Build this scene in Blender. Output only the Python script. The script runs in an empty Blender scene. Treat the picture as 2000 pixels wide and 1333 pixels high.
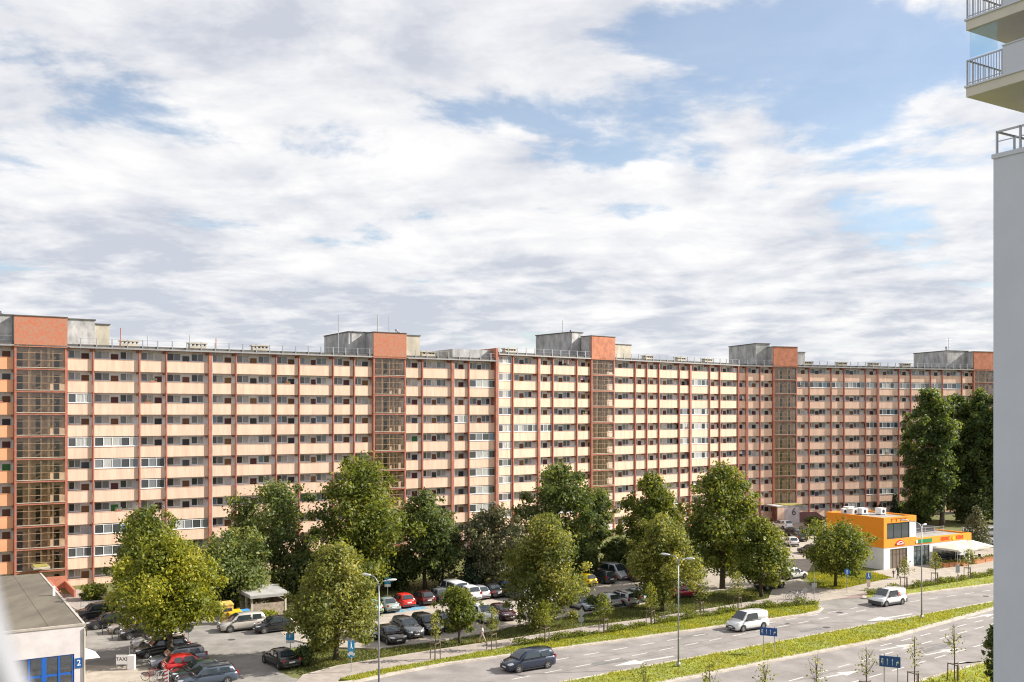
import bpy, bmesh, math, random
import numpy as np
from mathutils import Vector, Matrix
R = math.radians
scene = bpy.context.scene
COL = scene.collection
# ------------------------------------------------------------------ camera
F, HZ, CH = 1944.4, 810.0, 21.3          # focal length in photo pixels, horizon row, camera height
cam = bpy.data.cameras.new('camera'); cam_o = bpy.data.objects.new('camera', cam); COL.objects.link(cam_o)
cam_o.location = (0, 0, CH); cam_o.rotation_euler = (R(90), 0, 0)
cam.lens = 35.0; cam.sensor_width = 36.0; cam.shift_y = (HZ-666.5)/2000
cam.clip_start = 0.05; cam.clip_end = 6000
cam.dof.use_dof = True; cam.dof.focus_distance = 120; cam.dof.aperture_fstop = 4.0
scene.camera = cam_o
# ------------------------------------------------------------------ light
SUN_AZ, SUN_EL = 9.0, 33.0              # azimuth counted from +X towards +Y
world = bpy.data.worlds.new('World'); scene.world = world; world.use_nodes = True
nt = world.node_tree; nt.nodes.clear()
def N(tree, typ, **kw):
    n = tree.nodes.new(typ)
    for k, v in kw.items(): setattr(n, k, v)
    return n
def math_node(tree, op, a, b=None, clamp=False):
    n = tree.nodes.new('ShaderNodeMath'); n.operation = op; n.use_clamp = clamp
    for i, v in enumerate((a, b)):
        if v is None: continue
        if isinstance(v, (int, float)): n.inputs[i].default_value = v
        else: tree.links.new(v, n.inputs[i])
    return n.outputs[0]
def maprange(tree, v, a, b, c=0.0, d=1.0, smooth=True):
    n = tree.nodes.new('ShaderNodeMapRange'); n.interpolation_type = 'SMOOTHSTEP' if smooth else 'LINEAR'
    tree.links.new(v, n.inputs[0])
    for i, x in zip((1, 2, 3, 4), (a, b, c, d)): n.inputs[i].default_value = x
    return n.outputs[0]
def mixcol(tree, f, a, b, blend='MIX'):
    n = tree.nodes.new('ShaderNodeMix'); n.data_type = 'RGBA'; n.blend_type = blend
    if isinstance(f, (int, float)): n.inputs[0].default_value = f
    else: tree.links.new(f, n.inputs[0])
    for s, v in ((6, a), (7, b)):
        if isinstance(v, tuple): n.inputs[s].default_value = (*v[:3], 1)
        else: tree.links.new(v, n.inputs[s])
    return n.outputs[2]
def build_sky():
    L = nt.links.new
    sky = N(nt, 'ShaderNodeTexSky', sky_type='NISHITA', sun_disc=False)
    sky.sun_elevation = R(SUN_EL); sky.sun_rotation = R(90-SUN_AZ); sky.air_density = 1.0; sky.dust_density = 0.6
    tc = N(nt, 'ShaderNodeTexCoord'); sp = N(nt, 'ShaderNodeSeparateXYZ'); L(tc.outputs['Generated'], sp.inputs[0])
    z = math_node(nt, 'MAXIMUM', sp.outputs[2], 0.0)
    den = math_node(nt, 'ADD', z, 0.13)
    cx = math_node(nt, 'DIVIDE', sp.outputs[0], den); cy = math_node(nt, 'DIVIDE', sp.outputs[1], den)
    cmb = N(nt, 'ShaderNodeCombineXYZ'); L(cx, cmb.inputs[0]); L(cy, cmb.inputs[1])
    def noise(off, scale, detail, rough, dist=0.0):
        mp = N(nt, 'ShaderNodeMapping'); L(cmb.outputs[0], mp.inputs[0]); mp.inputs['Location'].default_value = off
        n = N(nt, 'ShaderNodeTexNoise'); L(mp.outputs[0], n.inputs['Vector'])
        n.inputs['Scale'].default_value = scale; n.inputs['Detail'].default_value = detail
        n.inputs['Roughness'].default_value = rough; n.inputs['Distortion'].default_value = dist
        return n.outputs['Fac']
    O = (3.1, 7.4, 0)
    n1 = noise(O, 2.0, 12, 0.60, 0.2)
    n1s = noise((O[0]-0.10, O[1]-0.05, 0), 2.0, 12, 0.60, 0.2)
    n2 = noise((11.3, 2.2, 4), 0.8, 4, 0.5)
    # open sky towards the high right of the view direction, closed deck elsewhere
    gx = math_node(nt, 'SUBTRACT', sp.outputs[0], 0.25); gz = math_node(nt, 'SUBTRACT', sp.outputs[2], 0.28)
    g = math_node(nt, 'ADD', math_node(nt, 'MULTIPLY', math_node(nt, 'MULTIPLY', gx, gx), 22.0),
                  math_node(nt, 'MULTIPLY', math_node(nt, 'MULTIPLY', gz, gz), 70.0))
    gap = maprange(nt, g, 0.0, 1.5, 0.135, 0.0)
    cov = math_node(nt, 'ADD', math_node(nt, 'MULTIPLY', n2, 0.34), n1)
    cov = math_node(nt, 'SUBTRACT', cov, gap)
    low = maprange(nt, sp.outputs[2], 0.02, 0.18, 0.10, 0.0)
    cov = math_node(nt, 'ADD', cov, low)
    mask = maprange(nt, cov, 0.485, 0.62, 0.22, 1.0)
    lit = maprange(nt, math_node(nt, 'SUBTRACT', n1, n1s), -0.13, 0.13, 0.0, 1.0, False)
    n4 = noise((5.0, 19.0, 2), 1.3, 7, 0.55)
    core = maprange(nt, math_node(nt, 'ADD', n4, math_node(nt, 'MULTIPLY', cov, 0.35)), 0.56, 1.08)
    lowgrey = maprange(nt, sp.outputs[2], 0.05, 0.24, 0.60, 0.0)
    grey = math_node(nt, 'MAXIMUM', core, 0.0)
    grey = math_node(nt, 'ADD', grey, math_node(nt, 'MULTIPLY', lowgrey, maprange(nt, n4, 0.35, 0.6)), True)
    grey = math_node(nt, 'MULTIPLY', grey, math_node(nt, 'SUBTRACT', 1.0, math_node(nt, 'MULTIPLY', lit, 0.55)))
    grey = math_node(nt, 'ADD', grey, math_node(nt, 'MULTIPLY', math_node(nt, 'SUBTRACT', 1.0, lit), 0.50), True)
    ccol = mixcol(nt, grey, (1.06, 1.04, 1.02), (0.60, 0.63, 0.71))
    blue = N(nt, 'ShaderNodeBackground'); L(sky.outputs[0], blue.inputs[0]); blue.inputs[1].default_value = 0.085
    cl = N(nt, 'ShaderNodeBackground'); L(ccol, cl.inputs[0]); cl.inputs[1].default_value = 0.55
    mx = N(nt, 'ShaderNodeMixShader'); L(math_node(nt, 'MULTIPLY', mask, 0.96), mx.inputs[0]); L(blue.outputs[0], mx.inputs[1]); L(cl.outputs[0], mx.inputs[2])
    out = N(nt, 'ShaderNodeOutputWorld'); L(mx.outputs[0], out.inputs[0])
build_sky()
sun = bpy.data.lights.new('sun', 'SUN'); sun.energy = 5.0; sun.angle = R(0.53); sun.color = (1.0, 0.94, 0.84)
sun_o = bpy.data.objects.new('sun', sun); COL.objects.link(sun_o)
SV = Vector((math.cos(R(SUN_EL))*math.cos(R(SUN_AZ)), math.cos(R(SUN_EL))*math.sin(R(SUN_AZ)), math.sin(R(SUN_EL))))
sun_o.rotation_euler = SV.to_track_quat('Z', 'Y').to_euler(); sun_o.location = (60, 20, 80)
vs = scene.view_settings; vs.view_transform = 'Standard'; vs.look = 'None'; vs.gamma = 1.0; vs.exposure = 0.92
vs.use_curve_mapping = False
scene.render.engine = 'CYCLES'; scene.cycles.filter_width = 1.15
# ------------------------------------------------------------------ helpers
rng = np.random.default_rng(7); rnd = random.Random(11)
UA = R(31.45)
U = Vector((math.cos(UA), math.sin(UA), 0)); V = Vector((-math.sin(UA), math.cos(UA), 0))
def G(px, py, z=0.0):
    y = F*(CH-z)/(py-HZ); return Vector(((px-1000)/F*y, y, z))
def lin(c): return tuple((x/12.92 if x <= .04045 else ((x+.055)/1.055)**2.4) for x in c)
MATS = {}
def mat(name, col, rough=0.8, metal=0.0, var=0.0, scale=4.0, bump=0.0, bscale=None, coat=0.0, spec=0.5, stretch=None, col2=None):
    if name in MATS: return MATS[name]
    m = bpy.data.materials.new(name); m.use_nodes = True; t = m.node_tree; b = t.nodes['Principled BSDF']
    b.inputs['Base Color'].default_value = (*col, 1); b.inputs['Roughness'].default_value = rough
    b.inputs['Metallic'].default_value = metal; b.inputs['Coat Weight'].default_value = coat
    b.inputs['Coat Roughness'].default_value = 0.05; b.inputs['Specular IOR Level'].default_value = spec
    if var > 0 or bump > 0:
        g = N(t, 'ShaderNodeNewGeometry'); mp = N(t, 'ShaderNodeMapping'); t.links.new(g.outputs['Position'], mp.inputs[0])
        if stretch: mp.inputs['Scale'].default_value = stretch
        if var > 0:
            n = N(t, 'ShaderNodeTexNoise'); t.links.new(mp.outputs[0], n.inputs['Vector'])
            n.inputs['Scale'].default_value = scale; n.inputs['Detail'].default_value = 7; n.inputs['Roughness'].default_value = 0.65
            f = maprange(t, n.outputs['Fac'], 0.3, 0.7)
            c2 = col2 if col2 else tuple(x*(1-var) for x in col)
            t.links.new(mixcol(t, f, c2, tuple(min(1, x*(1+var*0.5)) for x in col)), b.inputs['Base Color'])
        if bump > 0:
            n = N(t, 'ShaderNodeTexNoise'); t.links.new(mp.outputs[0], n.inputs['Vector'])
            n.inputs['Scale'].default_value = bscale or scale*6; n.inputs['Detail'].default_value = 5
            bp = N(t, 'ShaderNodeBump'); bp.inputs['Strength'].default_value = bump; bp.inputs['Distance'].default_value = 0.05
            t.links.new(n.outputs['Fac'], bp.inputs['Height']); t.links.new(bp.outputs[0], b.inputs['Normal'])
    MATS[name] = m; return m
def glassmat(name, tint, trans=0.6, rough=0.03):
    if name in MATS: return MATS[name]
    m = bpy.data.materials.new(name); m.use_nodes = True; t = m.node_tree; t.nodes.clear()
    tr = N(t, 'ShaderNodeBsdfTransparent'); tr.inputs[0].default_value = (*tint, 1)
    gl = N(t, 'ShaderNodeBsdfGlossy'); gl.inputs['Roughness'].default_value = rough; gl.inputs[0].default_value = (.9, .95, 1, 1)
    lw = N(t, 'ShaderNodeLayerWeight'); lw.inputs[0].default_value = 0.15
    f = math_node(t, 'ADD', math_node(t, 'MULTIPLY', lw.outputs['Fresnel'], 0.8), 1-trans if trans < 1 else 0.0, True)
    mx = N(t, 'ShaderNodeMixShader'); t.links.new(f, mx.inputs[0]); t.links.new(tr.outputs[0], mx.inputs[1]); t.links.new(gl.outputs[0], mx.inputs[2])
    o = N(t, 'ShaderNodeOutputMaterial'); t.links.new(mx.outputs[0], o.inputs[0]); MATS[name] = m; return m
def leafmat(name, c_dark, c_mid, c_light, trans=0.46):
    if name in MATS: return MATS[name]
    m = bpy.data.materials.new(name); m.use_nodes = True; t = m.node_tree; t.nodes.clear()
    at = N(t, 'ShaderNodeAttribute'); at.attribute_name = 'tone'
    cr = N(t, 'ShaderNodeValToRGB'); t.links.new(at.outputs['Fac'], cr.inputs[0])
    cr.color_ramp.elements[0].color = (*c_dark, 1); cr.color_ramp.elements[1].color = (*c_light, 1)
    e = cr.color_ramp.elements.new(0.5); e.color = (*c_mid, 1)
    d = N(t, 'ShaderNodeBsdfPrincipled'); d.inputs['Roughness'].default_value = 0.55; d.inputs['Specular IOR Level'].default_value = 0.35
    tl = N(t, 'ShaderNodeBsdfTranslucent')
    t.links.new(cr.outputs[0], d.inputs['Base Color'])
    t.links.new(mixcol(t, 1.0, cr.outputs[0], (1.5, 1.35, 0.55), 'MULTIPLY'), tl.inputs[0])
    mx = N(t, 'ShaderNodeMixShader'); mx.inputs[0].default_value = trans
    t.links.new(d.outputs[0], mx.inputs[1]); t.links.new(tl.outputs[0], mx.inputs[2])
    o = N(t, 'ShaderNodeOutputMaterial'); t.links.new(mx.outputs[0], o.inputs[0]); MATS[name] = m; return m
class MB:
    def __init__(s): s.v = []; s.f = []; s.m = []
    def quad(s, a, b, c, d, mi=0):
        i = len(s.v); s.v += [tuple(a), tuple(b), tuple(c), tuple(d)]; s.f.append((i, i+1, i+2, i+3)); s.m.append(mi)
    def poly(s, pts, mi=0):
        i = len(s.v); s.v += [tuple(p) for p in pts]; s.f.append(tuple(range(i, i+len(pts)))); s.m.append(mi)
    def box(s, x0, x1, y0, y1, z0, z1, mi=0):
        i = len(s.v)
        s.v += [(x0,y0,z0),(x1,y0,z0),(x1,y1,z0),(x0,y1,z0),(x0,y0,z1),(x1,y0,z1),(x1,y1,z1),(x0,y1,z1)]
        s.f += [tuple(i+k for k in q) for q in ((0,3,2,1),(4,5,6,7),(0,1,5,4),(1,2,6,5),(2,3,7,6),(3,0,4,7))]; s.m += [mi]*6
    def prism(s, pts, z0, z1, mi=0):
        n = len(pts); i = len(s.v)
        s.v += [(p[0], p[1], z0) for p in pts] + [(p[0], p[1], z1) for p in pts]
        s.f.append(tuple(i+k for k in reversed(range(n)))); s.f.append(tuple(i+n+k for k in range(n)))
        for k in range(n): s.f.append((i+k, i+(k+1) % n, i+n+(k+1) % n, i+n+k))
        s.m += [mi]*(n+2)
    def loft(s, rings, mi=0, closed=True, caps=True):
        n = len(rings[0]); i = len(s.v)
        for r in rings: s.v += [tuple(p) for p in r]
        for a in range(len(rings)-1):
            for k in range(n if closed else n-1):
                k2 = (k+1) % n; s.f.append((i+a*n+k, i+a*n+k2, i+(a+1)*n+k2, i+(a+1)*n+k)); s.m.append(mi)
        if caps and closed:
            s.f.append(tuple(i+k for k in reversed(range(n)))); s.f.append(tuple(i+(len(rings)-1)*n+k for k in range(n))); s.m += [mi, mi]
    def tube(s, pts, r, n=6, mi=0):
        pts = [Vector(p) for p in pts]; rs = r if isinstance(r, (list, tuple)) else [r]*len(pts); rings = []
        for k, p in enumerate(pts):
            d = (pts[min(k+1, len(pts)-1)]-pts[max(k-1, 0)]).normalized()
            a = d.cross(Vector((0, 0, 1)) if abs(d.z) < .9 else Vector((1, 0, 0))).normalized(); b = d.cross(a)
            rings.append([p+(a*math.cos(2*math.pi*j/n)+b*math.sin(2*math.pi*j/n))*rs[k] for j in range(n)])
        s.loft(rings, mi)
    def cyl(s, c, axis, r, h, n=16, mi=0):
        c = Vector(c); ax = Vector(axis).normalized(); s.tube([c-ax*h/2, c+ax*h/2], r, n, mi)
    def mesh(s, name, mats, smooth=False):
        me = bpy.data.meshes.new(name); me.from_pydata(s.v, [], s.f)
        for m in (mats if isinstance(mats, (list, tuple)) else [mats]): me.materials.append(m)
        me.polygons.foreach_set('material_index', s.m)
        if smooth: me.polygons.foreach_set('use_smooth', [True]*len(me.polygons))
        bm = bmesh.new(); bm.from_mesh(me); bmesh.ops.recalc_face_normals(bm, faces=bm.faces); bm.to_mesh(me); bm.free()
        me.update(); return me
    def build(s, name, mats, parent=None, loc=(0,0,0), rz=0.0, smooth=False):
        return add(name, s.mesh(name, mats, smooth), parent, loc, rz)
def add(name, me, parent=None, loc=(0,0,0), rz=0.0):
    o = bpy.data.objects.new(name, me); COL.objects.link(o); o.location = loc; o.rotation_euler = (0, 0, rz)
    if parent is not None: o.parent = parent
    return o
def empty(name, loc=(0,0,0), rz=0.0, parent=None):
    return add(name, None, parent, loc, rz)
def tag(o, label=None, cat=None, group=None, kind=None):
    if label: o['label'] = label
    if cat: o['category'] = cat
    if group: o['group'] = group
    if kind: o['kind'] = kind
    return o
def struct(o): o['kind'] = 'structure'; return o
def copy_tree(o, parent=None):
    c = o.copy(); COL.objects.link(c); c.parent = parent
    for ch in list(o.children): copy_tree(ch, c)
    return c
def text_mesh(body, size, material, depth=0.01, align='CENTER'):
    cu = bpy.data.curves.new('lettering', 'FONT'); cu.body = body; cu.size = size; cu.extrude = depth
    cu.align_x = align; cu.align_y = 'CENTER'; cu.resolution_u = 2
    o = bpy.data.objects.new('lettering', cu); COL.objects.link(o)
    dg = bpy.context.evaluated_depsgraph_get(); me = bpy.data.meshes.new_from_object(o.evaluated_get(dg))
    bpy.data.objects.remove(o); bpy.data.curves.remove(cu); me.materials.clear(); me.materials.append(material); return me
def lettering(body, size, material, parent, loc, rz, tilt=90, sx=1.0):
    o = add('lettering', text_mesh(body, size, material), parent, loc); o.rotation_euler = (R(tilt), 0, rz); o.scale = (sx, 1, 1); return o
# ------------------------------------------------------------------ the setting: ground, road, pavements
M_GRASS = mat('grass_ground', (0.095, 0.115, 0.026), 0.95, var=0.5, scale=0.8, bump=0.6, bscale=8, col2=(0.12, 0.11, 0.04))
M_MEDIAN = mat('verge_grass', (0.23, 0.26, 0.03), 0.95, var=0.35, scale=0.7, bump=0.8, bscale=9, col2=(0.16, 0.17, 0.03))
M_ASPH = mat('worn_asphalt', (0.245, 0.222, 0.212), 0.9, var=0.26, scale=0.35, bump=0.15, bscale=25)
M_YARD = mat('yard_asphalt', (0.24, 0.222, 0.205), 0.92, var=0.28, scale=0.45, bump=0.2, bscale=20)
M_PAVE = mat('pale_pavers', (0.36, 0.315, 0.265), 0.92, var=0.2, scale=0.9, bump=0.2, bscale=12)
M_PATH = mat('footpath_slabs', (0.33, 0.285, 0.255), 0.92, var=0.18, scale=1.2, bump=0.15, bscale=14)
M_CYCLE = mat('cycle_path_pavers', (0.27, 0.19, 0.175), 0.92, var=0.15, scale=1.5)
M_KERB = mat('kerb_concrete', (0.44, 0.39, 0.34), 0.9, var=0.25, scale=1.2)
M_LINE = mat('road_paint', (0.56, 0.54, 0.51), 0.8, var=0.35, scale=6)
def px_pts(pts, z=0.0): return [G(a, b) + Vector((0, 0, z)) for a, b in pts]
def sheet(name, pts, z, m, th=0.0):
    b = MB(); P = px_pts(pts)
    if th > 0: b.prism([(p.x, p.y) for p in P], z-th, z)
    else: b.poly([(p.x, p.y, z) for p in P])
    o = b.build(name, m); struct(o); return o
b = MB(); b.poly([(-2500, -300, -.03), (2500, -300, -.03), (2500, 4000, -.03), (-2500, 4000, -.03)]); struct(b.build('ground', M_GRASS))
FAR_KERB = [(690,1334),(780,1315),(875,1298),(1000,1280.5),(1250,1247),(1420,1223),(1500,1212),(1570,1202),(1597,1196),(1604,1190),(1598,1186)]
FAR_KERB_R = [(1690,1166),(1686,1170),(1700,1171.5),(1800,1160),(1943,1142),(2500,1078)]
MED_UP = [(700,1418),(900,1374),(1110,1333),(1500,1259.5),(1943,1176.5),(2400,1096)]
MED_LO = [(2400,1102),(1943,1189),(1850,1215),(1725,1250),(1500,1294),(1307,1333),(1000,1402),(760,1452)]
NEAR_EDGE = [(2500,1150),(2000,1270),(1925,1296),(1795,1333),(1600,1380),(1300,1440),(900,1540)]
road = sheet('road', [(100,1480),(560,1352),(690,1334)]+FAR_KERB[1:9]+[(1640,1192),(1686,1170.5)]+FAR_KERB_R[2:]+NEAR_EDGE+[(100,1700)], 0.0, M_ASPH)
median = sheet('median_grass', MED_UP+MED_LO, 0.13, M_MEDIAN, 0.16)
STRIP_UP = [(1600,1177),(1500,1184),(1350,1206),(1275,1220),(1175,1237),(1000,1264),(850,1292),(740,1311),(664,1326)]
verge = sheet('road_verge', [(664,1328)]+FAR_KERB+STRIP_UP[0:8], 0.12, M_MEDIAN, 0.15)
STRIP_R = [(1690,1166)]+FAR_KERB_R[2:]+[(2500,1060),(1943,1122),(1800,1146),(1700,1162)]
sheet('road_verge', STRIP_R, 0.12, M_MEDIAN, 0.15)
sheet('near_verge', NEAR_EDGE+[(900,1900),(3200,1900),(3200,1150)], 0.12, M_MEDIAN, 0.15)
PATH_UP = [(1600,1150),(1500,1171),(1387,1190),(1262,1210),(1137,1227),(1000,1249),(845,1272),(762,1285),(660,1302),(590,1321)]
footpath = sheet('footpath', PATH_UP+[(560,1350),(655,1335),(664,1326)]+STRIP_UP[::-1][1:], 0.06, M_PATH, 0.09)
LOT = [(690,1188),(760,1176),(870,1160),(1000,1147),(1140,1130),(1250,1122),(1420,1108),(1500,1092),(1560,1124),(1500,1146),(1420,1152),(1330,1162),(1250,1180),(1130,1200),(1010,1222),(940,1238),(870,1250),(735,1268),(640,1266),(560,1250),(540,1225)]
sheet('parking_lot', LOT, 0.02, M_PAVE, 0.05)
YARD = [(60,1500),(60,1190),(100,1160),(215,1163),(420,1192),(470,1204),(545,1224),(565,1250),(640,1264),(560,1266),(530,1290),(545,1312),(570,1324),(600,1330),(640,1336),(560,1356),(100,1482)]
sheet('yard', YARD, 0.008, M_YARD, 0.04)
sheet('shop_forecourt', [(165,1400),(166,1300),(236,1302),(300,1304),(330,1333),(360,1400)], 0.03, M_PAVE, 0.04)
sheet('yard_pavement', [(120,1176),(150,1152),(240,1166),(250,1182),(240,1193),(165,1200)], 0.05, M_PATH, 0.08)
sheet('far_parking_lot', [(1496,1017),(1610,1014),(1622,1045),(1600,1080),(1580,1115),(1562,1124),(1500,1090),(1440,1100)], 0.028, M_PAVE, 0.05)
sheet('plaza', [(1600,1176),(1500,1171.5),(1508,1152),(1556,1126),(1590,1150),(1640,1152),(1744,1129),(1700,1117),(1722,1114),(1790,1088),(1943,1062),(2400,1000),(2400,1060),(1943,1115),(1690,1158),(1640,1170)], 0.05, M_PAVE, 0.08)
sheet('cycle_path', [(1640,1170.5),(1690,1158.5),(1943,1115.5),(2400,1060.5),(2400,1066),(1943,1121.5),(1700,1161.5),(1688,1168)], 0.054, M_CYCLE, 0.08)
sheet('driveway', [(1598,1194),(1600,1176.5),(1640,1170.8),(1688,1166),(1700,1172),(1660,1190),(1610,1197)], 0.02, M_YARD, 0.03)
sheet('car_park_behind', [(1880,1030),(2100,1018),(2100,1060),(1880,1080)], 0.02, M_YARD, 0.04)
def kerb(name, pts, w=0.32, z=0.15, m=M_KERB):
    P = px_pts(pts); b = MB(); rings = []
    for k, p in enumerate(P):
        d = (P[min(k+1, len(P)-1)]-P[max(k-1, 0)]).normalized(); n = Vector((-d.y, d.x, 0))*w/2
        rings.append([(p-n)+Vector((0,0,-.02)), (p+n)+Vector((0,0,-.02)), (p+n*.9)+Vector((0,0,z)), (p-n*.9)+Vector((0,0,z))])
    b.loft(rings); return struct(b.build(name, m))
kerb('kerb', [(655,1337)]+FAR_KERB, 0.5)
kerb('kerb', FAR_KERB_R, 0.5)
kerb('kerb', MED_UP, 0.3); kerb('kerb', MED_LO, 0.62); kerb('kerb', NEAR_EDGE, 0.4)
kerb('path_edging', PATH_UP, 0.1, 0.09)
kerb('parking_kerb', [(565,1250),(640,1266),(735,1269),(870,1251),(940,1239),(1010,1223),(1130,1201),(1250,1181),(1330,1163)], 0.22, 0.13)
# painted markings: each dash is a piece of the road
def mark(pts, z=0.006):
    b = MB(); P = px_pts(pts); b.poly([(p.x, p.y, z) for p in P]); return b.build('lane_marking', M_LINE, road)
def dash(a, c, w=0.16):
    A, B = G(*a), G(*c); d = (B-A).normalized(); n = Vector((-d.y, d.x, 0))*w/2
    b = MB(); b.poly([(q.x, q.y, .006) for q in (A-n, B-n, B+n, A+n)]); b.build('lane_marking', M_LINE, road)
def dashes(p0, p1, period, length):
    A, B = G(*p0), G(*p1); L = (B-A).length; d = (B-A)/L; t = 0
    n = Vector((-d.y, d.x, 0))*.075
    while t < L:
        a = A+d*t; c = A+d*(t+length); b = MB(); b.poly([(q.x, q.y, .006) for q in (a-n, c-n, c+n, a+n)]); b.build('lane_marking', M_LINE, road); t += period
dashes((1080,1290.5), (1680,1186), 3.35, 1.75)
dashes((865,1354), (1770,1176), 3.3, 1.8)
dashes((1700,1187), (1943,1152), 3.3, 1.7)
dashes((1490,1345), (1943,1218), 3.4, 1.9)
dashes((1600,1352), (1943,1252), 3.4, 1.9)
dashes((1720,1262), (1943,1206), 3.4, 1.8)
def arrow(c, ang, s=1.0, bend=0):
    c = G(*c); d = Vector((math.cos(ang), math.sin(ang), 0)); n = Vector((-d.y, d.x, 0))
    pts = [(-2.6,-.11),(0.2,-.11),(0.2,-.55),(2.3,0),(0.2,.55),(0.2,.11),(-2.6,.11)]
    if bend: pts = [(-2.6,-.12),(-.2,-.12),(1.1,-.12+.75*bend),(1.35,-.55+.75*bend),(2.3,1.1*bend),(.3,.75*bend+.35),(.6,.75*bend-.02),(-.5,.12),(-2.6,.12)]
    b = MB(); b.poly([(c+d*x*s+n*y*s)[:2]+(.007,) for x, y in pts]); b.build('lane_marking', M_LINE, road)
arrow((1255,1292), UA+math.pi, 1.35, 0); arrow((1735,1207), UA+math.pi, 1.5, 0)
for c, bnd in (((1755,1264),0),((1842,1273),0),((1890,1292),-1),((1918,1204),0),((1640,1318),0)): arrow(c, UA, 1.0, bnd)
for x in range(6):   # zebra bars across the driveway mouth
    dash((1606+x*14, 1183-x*2.0), (1610+x*14, 1178-x*2.0), .45)
b = MB()             # blue painted bays in the far row
for a, c in (((742,1201),(795,1195)),((800,1194),(835,1189))):
    A, B = G(*a), G(*c); b.poly([(A.x,A.y,.03),(B.x,B.y,.03),(B.x-1.2,B.y+2.2,.03),(A.x-1.2,A.y+2.2,.03)])
o = b.build('bay_marking', mat('blue_bay_paint', (0.15,0.32,0.45), .8, var=.4, scale=3)); struct(o)
# resurfaced patches and tar-sealed cracks
for i, pts in enumerate(([(1150,1296),(1215,1286),(1228,1291),(1162,1301)], [(1560,1232),(1600,1225),(1608,1229),(1566,1236)], [(1330,1243),(1375,1236),(1384,1240),(1338,1247)], [(1800,1270),(1850,1256),(1858,1262),(1806,1276)], [(880,1345),(960,1330),(975,1337),(895,1352)])):
    b = MB(); b.poly([(p.x, p.y, .004) for p in px_pts(pts)]); struct(b.build('asphalt_patch', mat('patched_asphalt', (.17,.162,.158), .9, var=.25, scale=1.2)))
for i, (a, c) in enumerate((((1000,1310),(1420,1246)), ((1100,1312),(1500,1240)), ((1560,1330),(1900,1240)), ((1450,1240),(1680,1200)))):
    A, B_ = G(*a), G(*c); b = MB(); n = 26; pr = random.Random(i); prev = None
    for k in range(n+1):
        q = A+(B_-A)*k/n+V*pr.uniform(-.09, .09); 
        if prev is not None: b.quad((prev.x, prev.y, .005), (q.x, q.y, .005), (q.x, q.y+.05, .005), (prev.x, prev.y+.05, .005))
        prev = q
    struct(b.build('tar_seam', mat('tar_seal', (.07,.068,.066), .7)))
# manhole covers
for p in ((452,1250),(1925,1165),(1614,1226),(1640,1197)):
    b = MB(); c = G(*p); b.cyl((c.x, c.y, .012), (0,0,1), .36, .012, 18); o = b.build('manhole_cover', mat('cast_iron', (.06,.06,.06), .6)); struct(o)
# ------------------------------------------------------------------ grass blades
def point_in(poly, x, y):
    ins = np.zeros(len(x), bool); j = len(poly)-1
    for i in range(len(poly)):
        xi, yi = poly[i]; xj, yj = poly[j]
        c = ((yi > y) != (yj > y)) & (x < (xj-xi)*(y-yi)/(yj-yi+1e-12)+xi); ins ^= c; j = i
    return ins
def mesh_np(name, verts, faces_n, nper, m, tone=None):
    me = bpy.data.meshes.new(name); nv = len(verts); me.vertices.add(nv); me.vertices.foreach_set('co', verts.astype(np.float32).ravel())
    me.loops.add(nv); me.loops.foreach_set('vertex_index', np.arange(nv, dtype=np.int32))
    me.polygons.add(faces_n); me.polygons.foreach_set('loop_start', np.arange(0, nv, nper, dtype=np.int32))
    try: me.polygons.foreach_set('loop_total', np.full(faces_n, nper, dtype=np.int32))
    except Exception: pass
    me.materials.append(m)
    if tone is not None:
        a = me.attributes.new('tone', 'FLOAT', 'FACE'); a.data.foreach_set('value', tone.astype(np.float32))
    me.update(calc_edges=True); return me
def blades(poly_px, n, m, h0, h1, z, w=0.055):
    P = [(p.x, p.y) for p in px_pts(poly_px)]; a = np.array(P)
    x0, y0 = a.min(0); x1, y1 = a.max(0); x0 = max(x0, -60); x1 = min(x1, 95); y0 = max(y0, 74); y1 = min(y1, 175)
    x = rng.uniform(x0, x1, n*4); y = rng.uniform(y0, y1, n*4); k = point_in(P, x, y); x = x[k][:n]; y = y[k][:n]; n = len(x)
    patch = 0.5+0.5*np.sin(x*.9+1.7*np.sin(y*.7))*np.sin(y*.8+1.1*np.sin(x*.5))
    h = rng.uniform(h0, h1, n)*(0.55+0.75*patch); th = rng.uniform(0, 2*np.pi, n); lean = rng.normal(0, .35, (n, 2))*h[:, None]
    v = np.zeros((n, 3, 3)); cx, sx = np.cos(th)*w, np.sin(th)*w
    v[:,0] = np.stack([x-cx, y-sx, np.full(n, z)], 1); v[:,1] = np.stack([x+cx, y+sx, np.full(n, z)], 1)
    v[:,2] = np.stack([x+lean[:,0], y+lean[:,1], z+h], 1)
    return v.reshape(-1, 3), np.clip(patch*.6+rng.normal(.2, .2, n), 0, 1)
def grass_obj(name, label, specs, m):
    vs_, ts = zip(*[blades(*s) for s in specs]); v = np.concatenate(vs_); t = np.concatenate(ts)
    tag(add(name, mesh_np(name, v, len(v)//3, 3, m, t)), label, 'grass', kind='stuff')
M_BLADE = leafmat('verge_blades', (0.12,0.15,0.018), (0.25,0.27,0.028), (0.40,0.38,0.05), .4)
M_BLADE2 = leafmat('lawn_blades', (0.06,0.08,0.02), (0.115,0.135,0.034), (0.21,0.205,0.07), .35)
grass_obj('median_grass_blades', 'bright yellow green long grass growing on the road median', [(MED_UP+MED_LO, 90000, M_BLADE, .05, .22, .12)], M_BLADE)
grass_obj('verge_grass_blades', 'bright green grass strip between the footpath and the road kerb', [([(664,1328)]+FAR_KERB+STRIP_UP[0:8], 36000, 0, .05, .20, .11), (STRIP_R, 12000, 0, .05, .20, .11),
          (NEAR_EDGE+[(900,1500),(2500,1500)], 20000, 0, .14, .34, .11)], M_BLADE)
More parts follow.
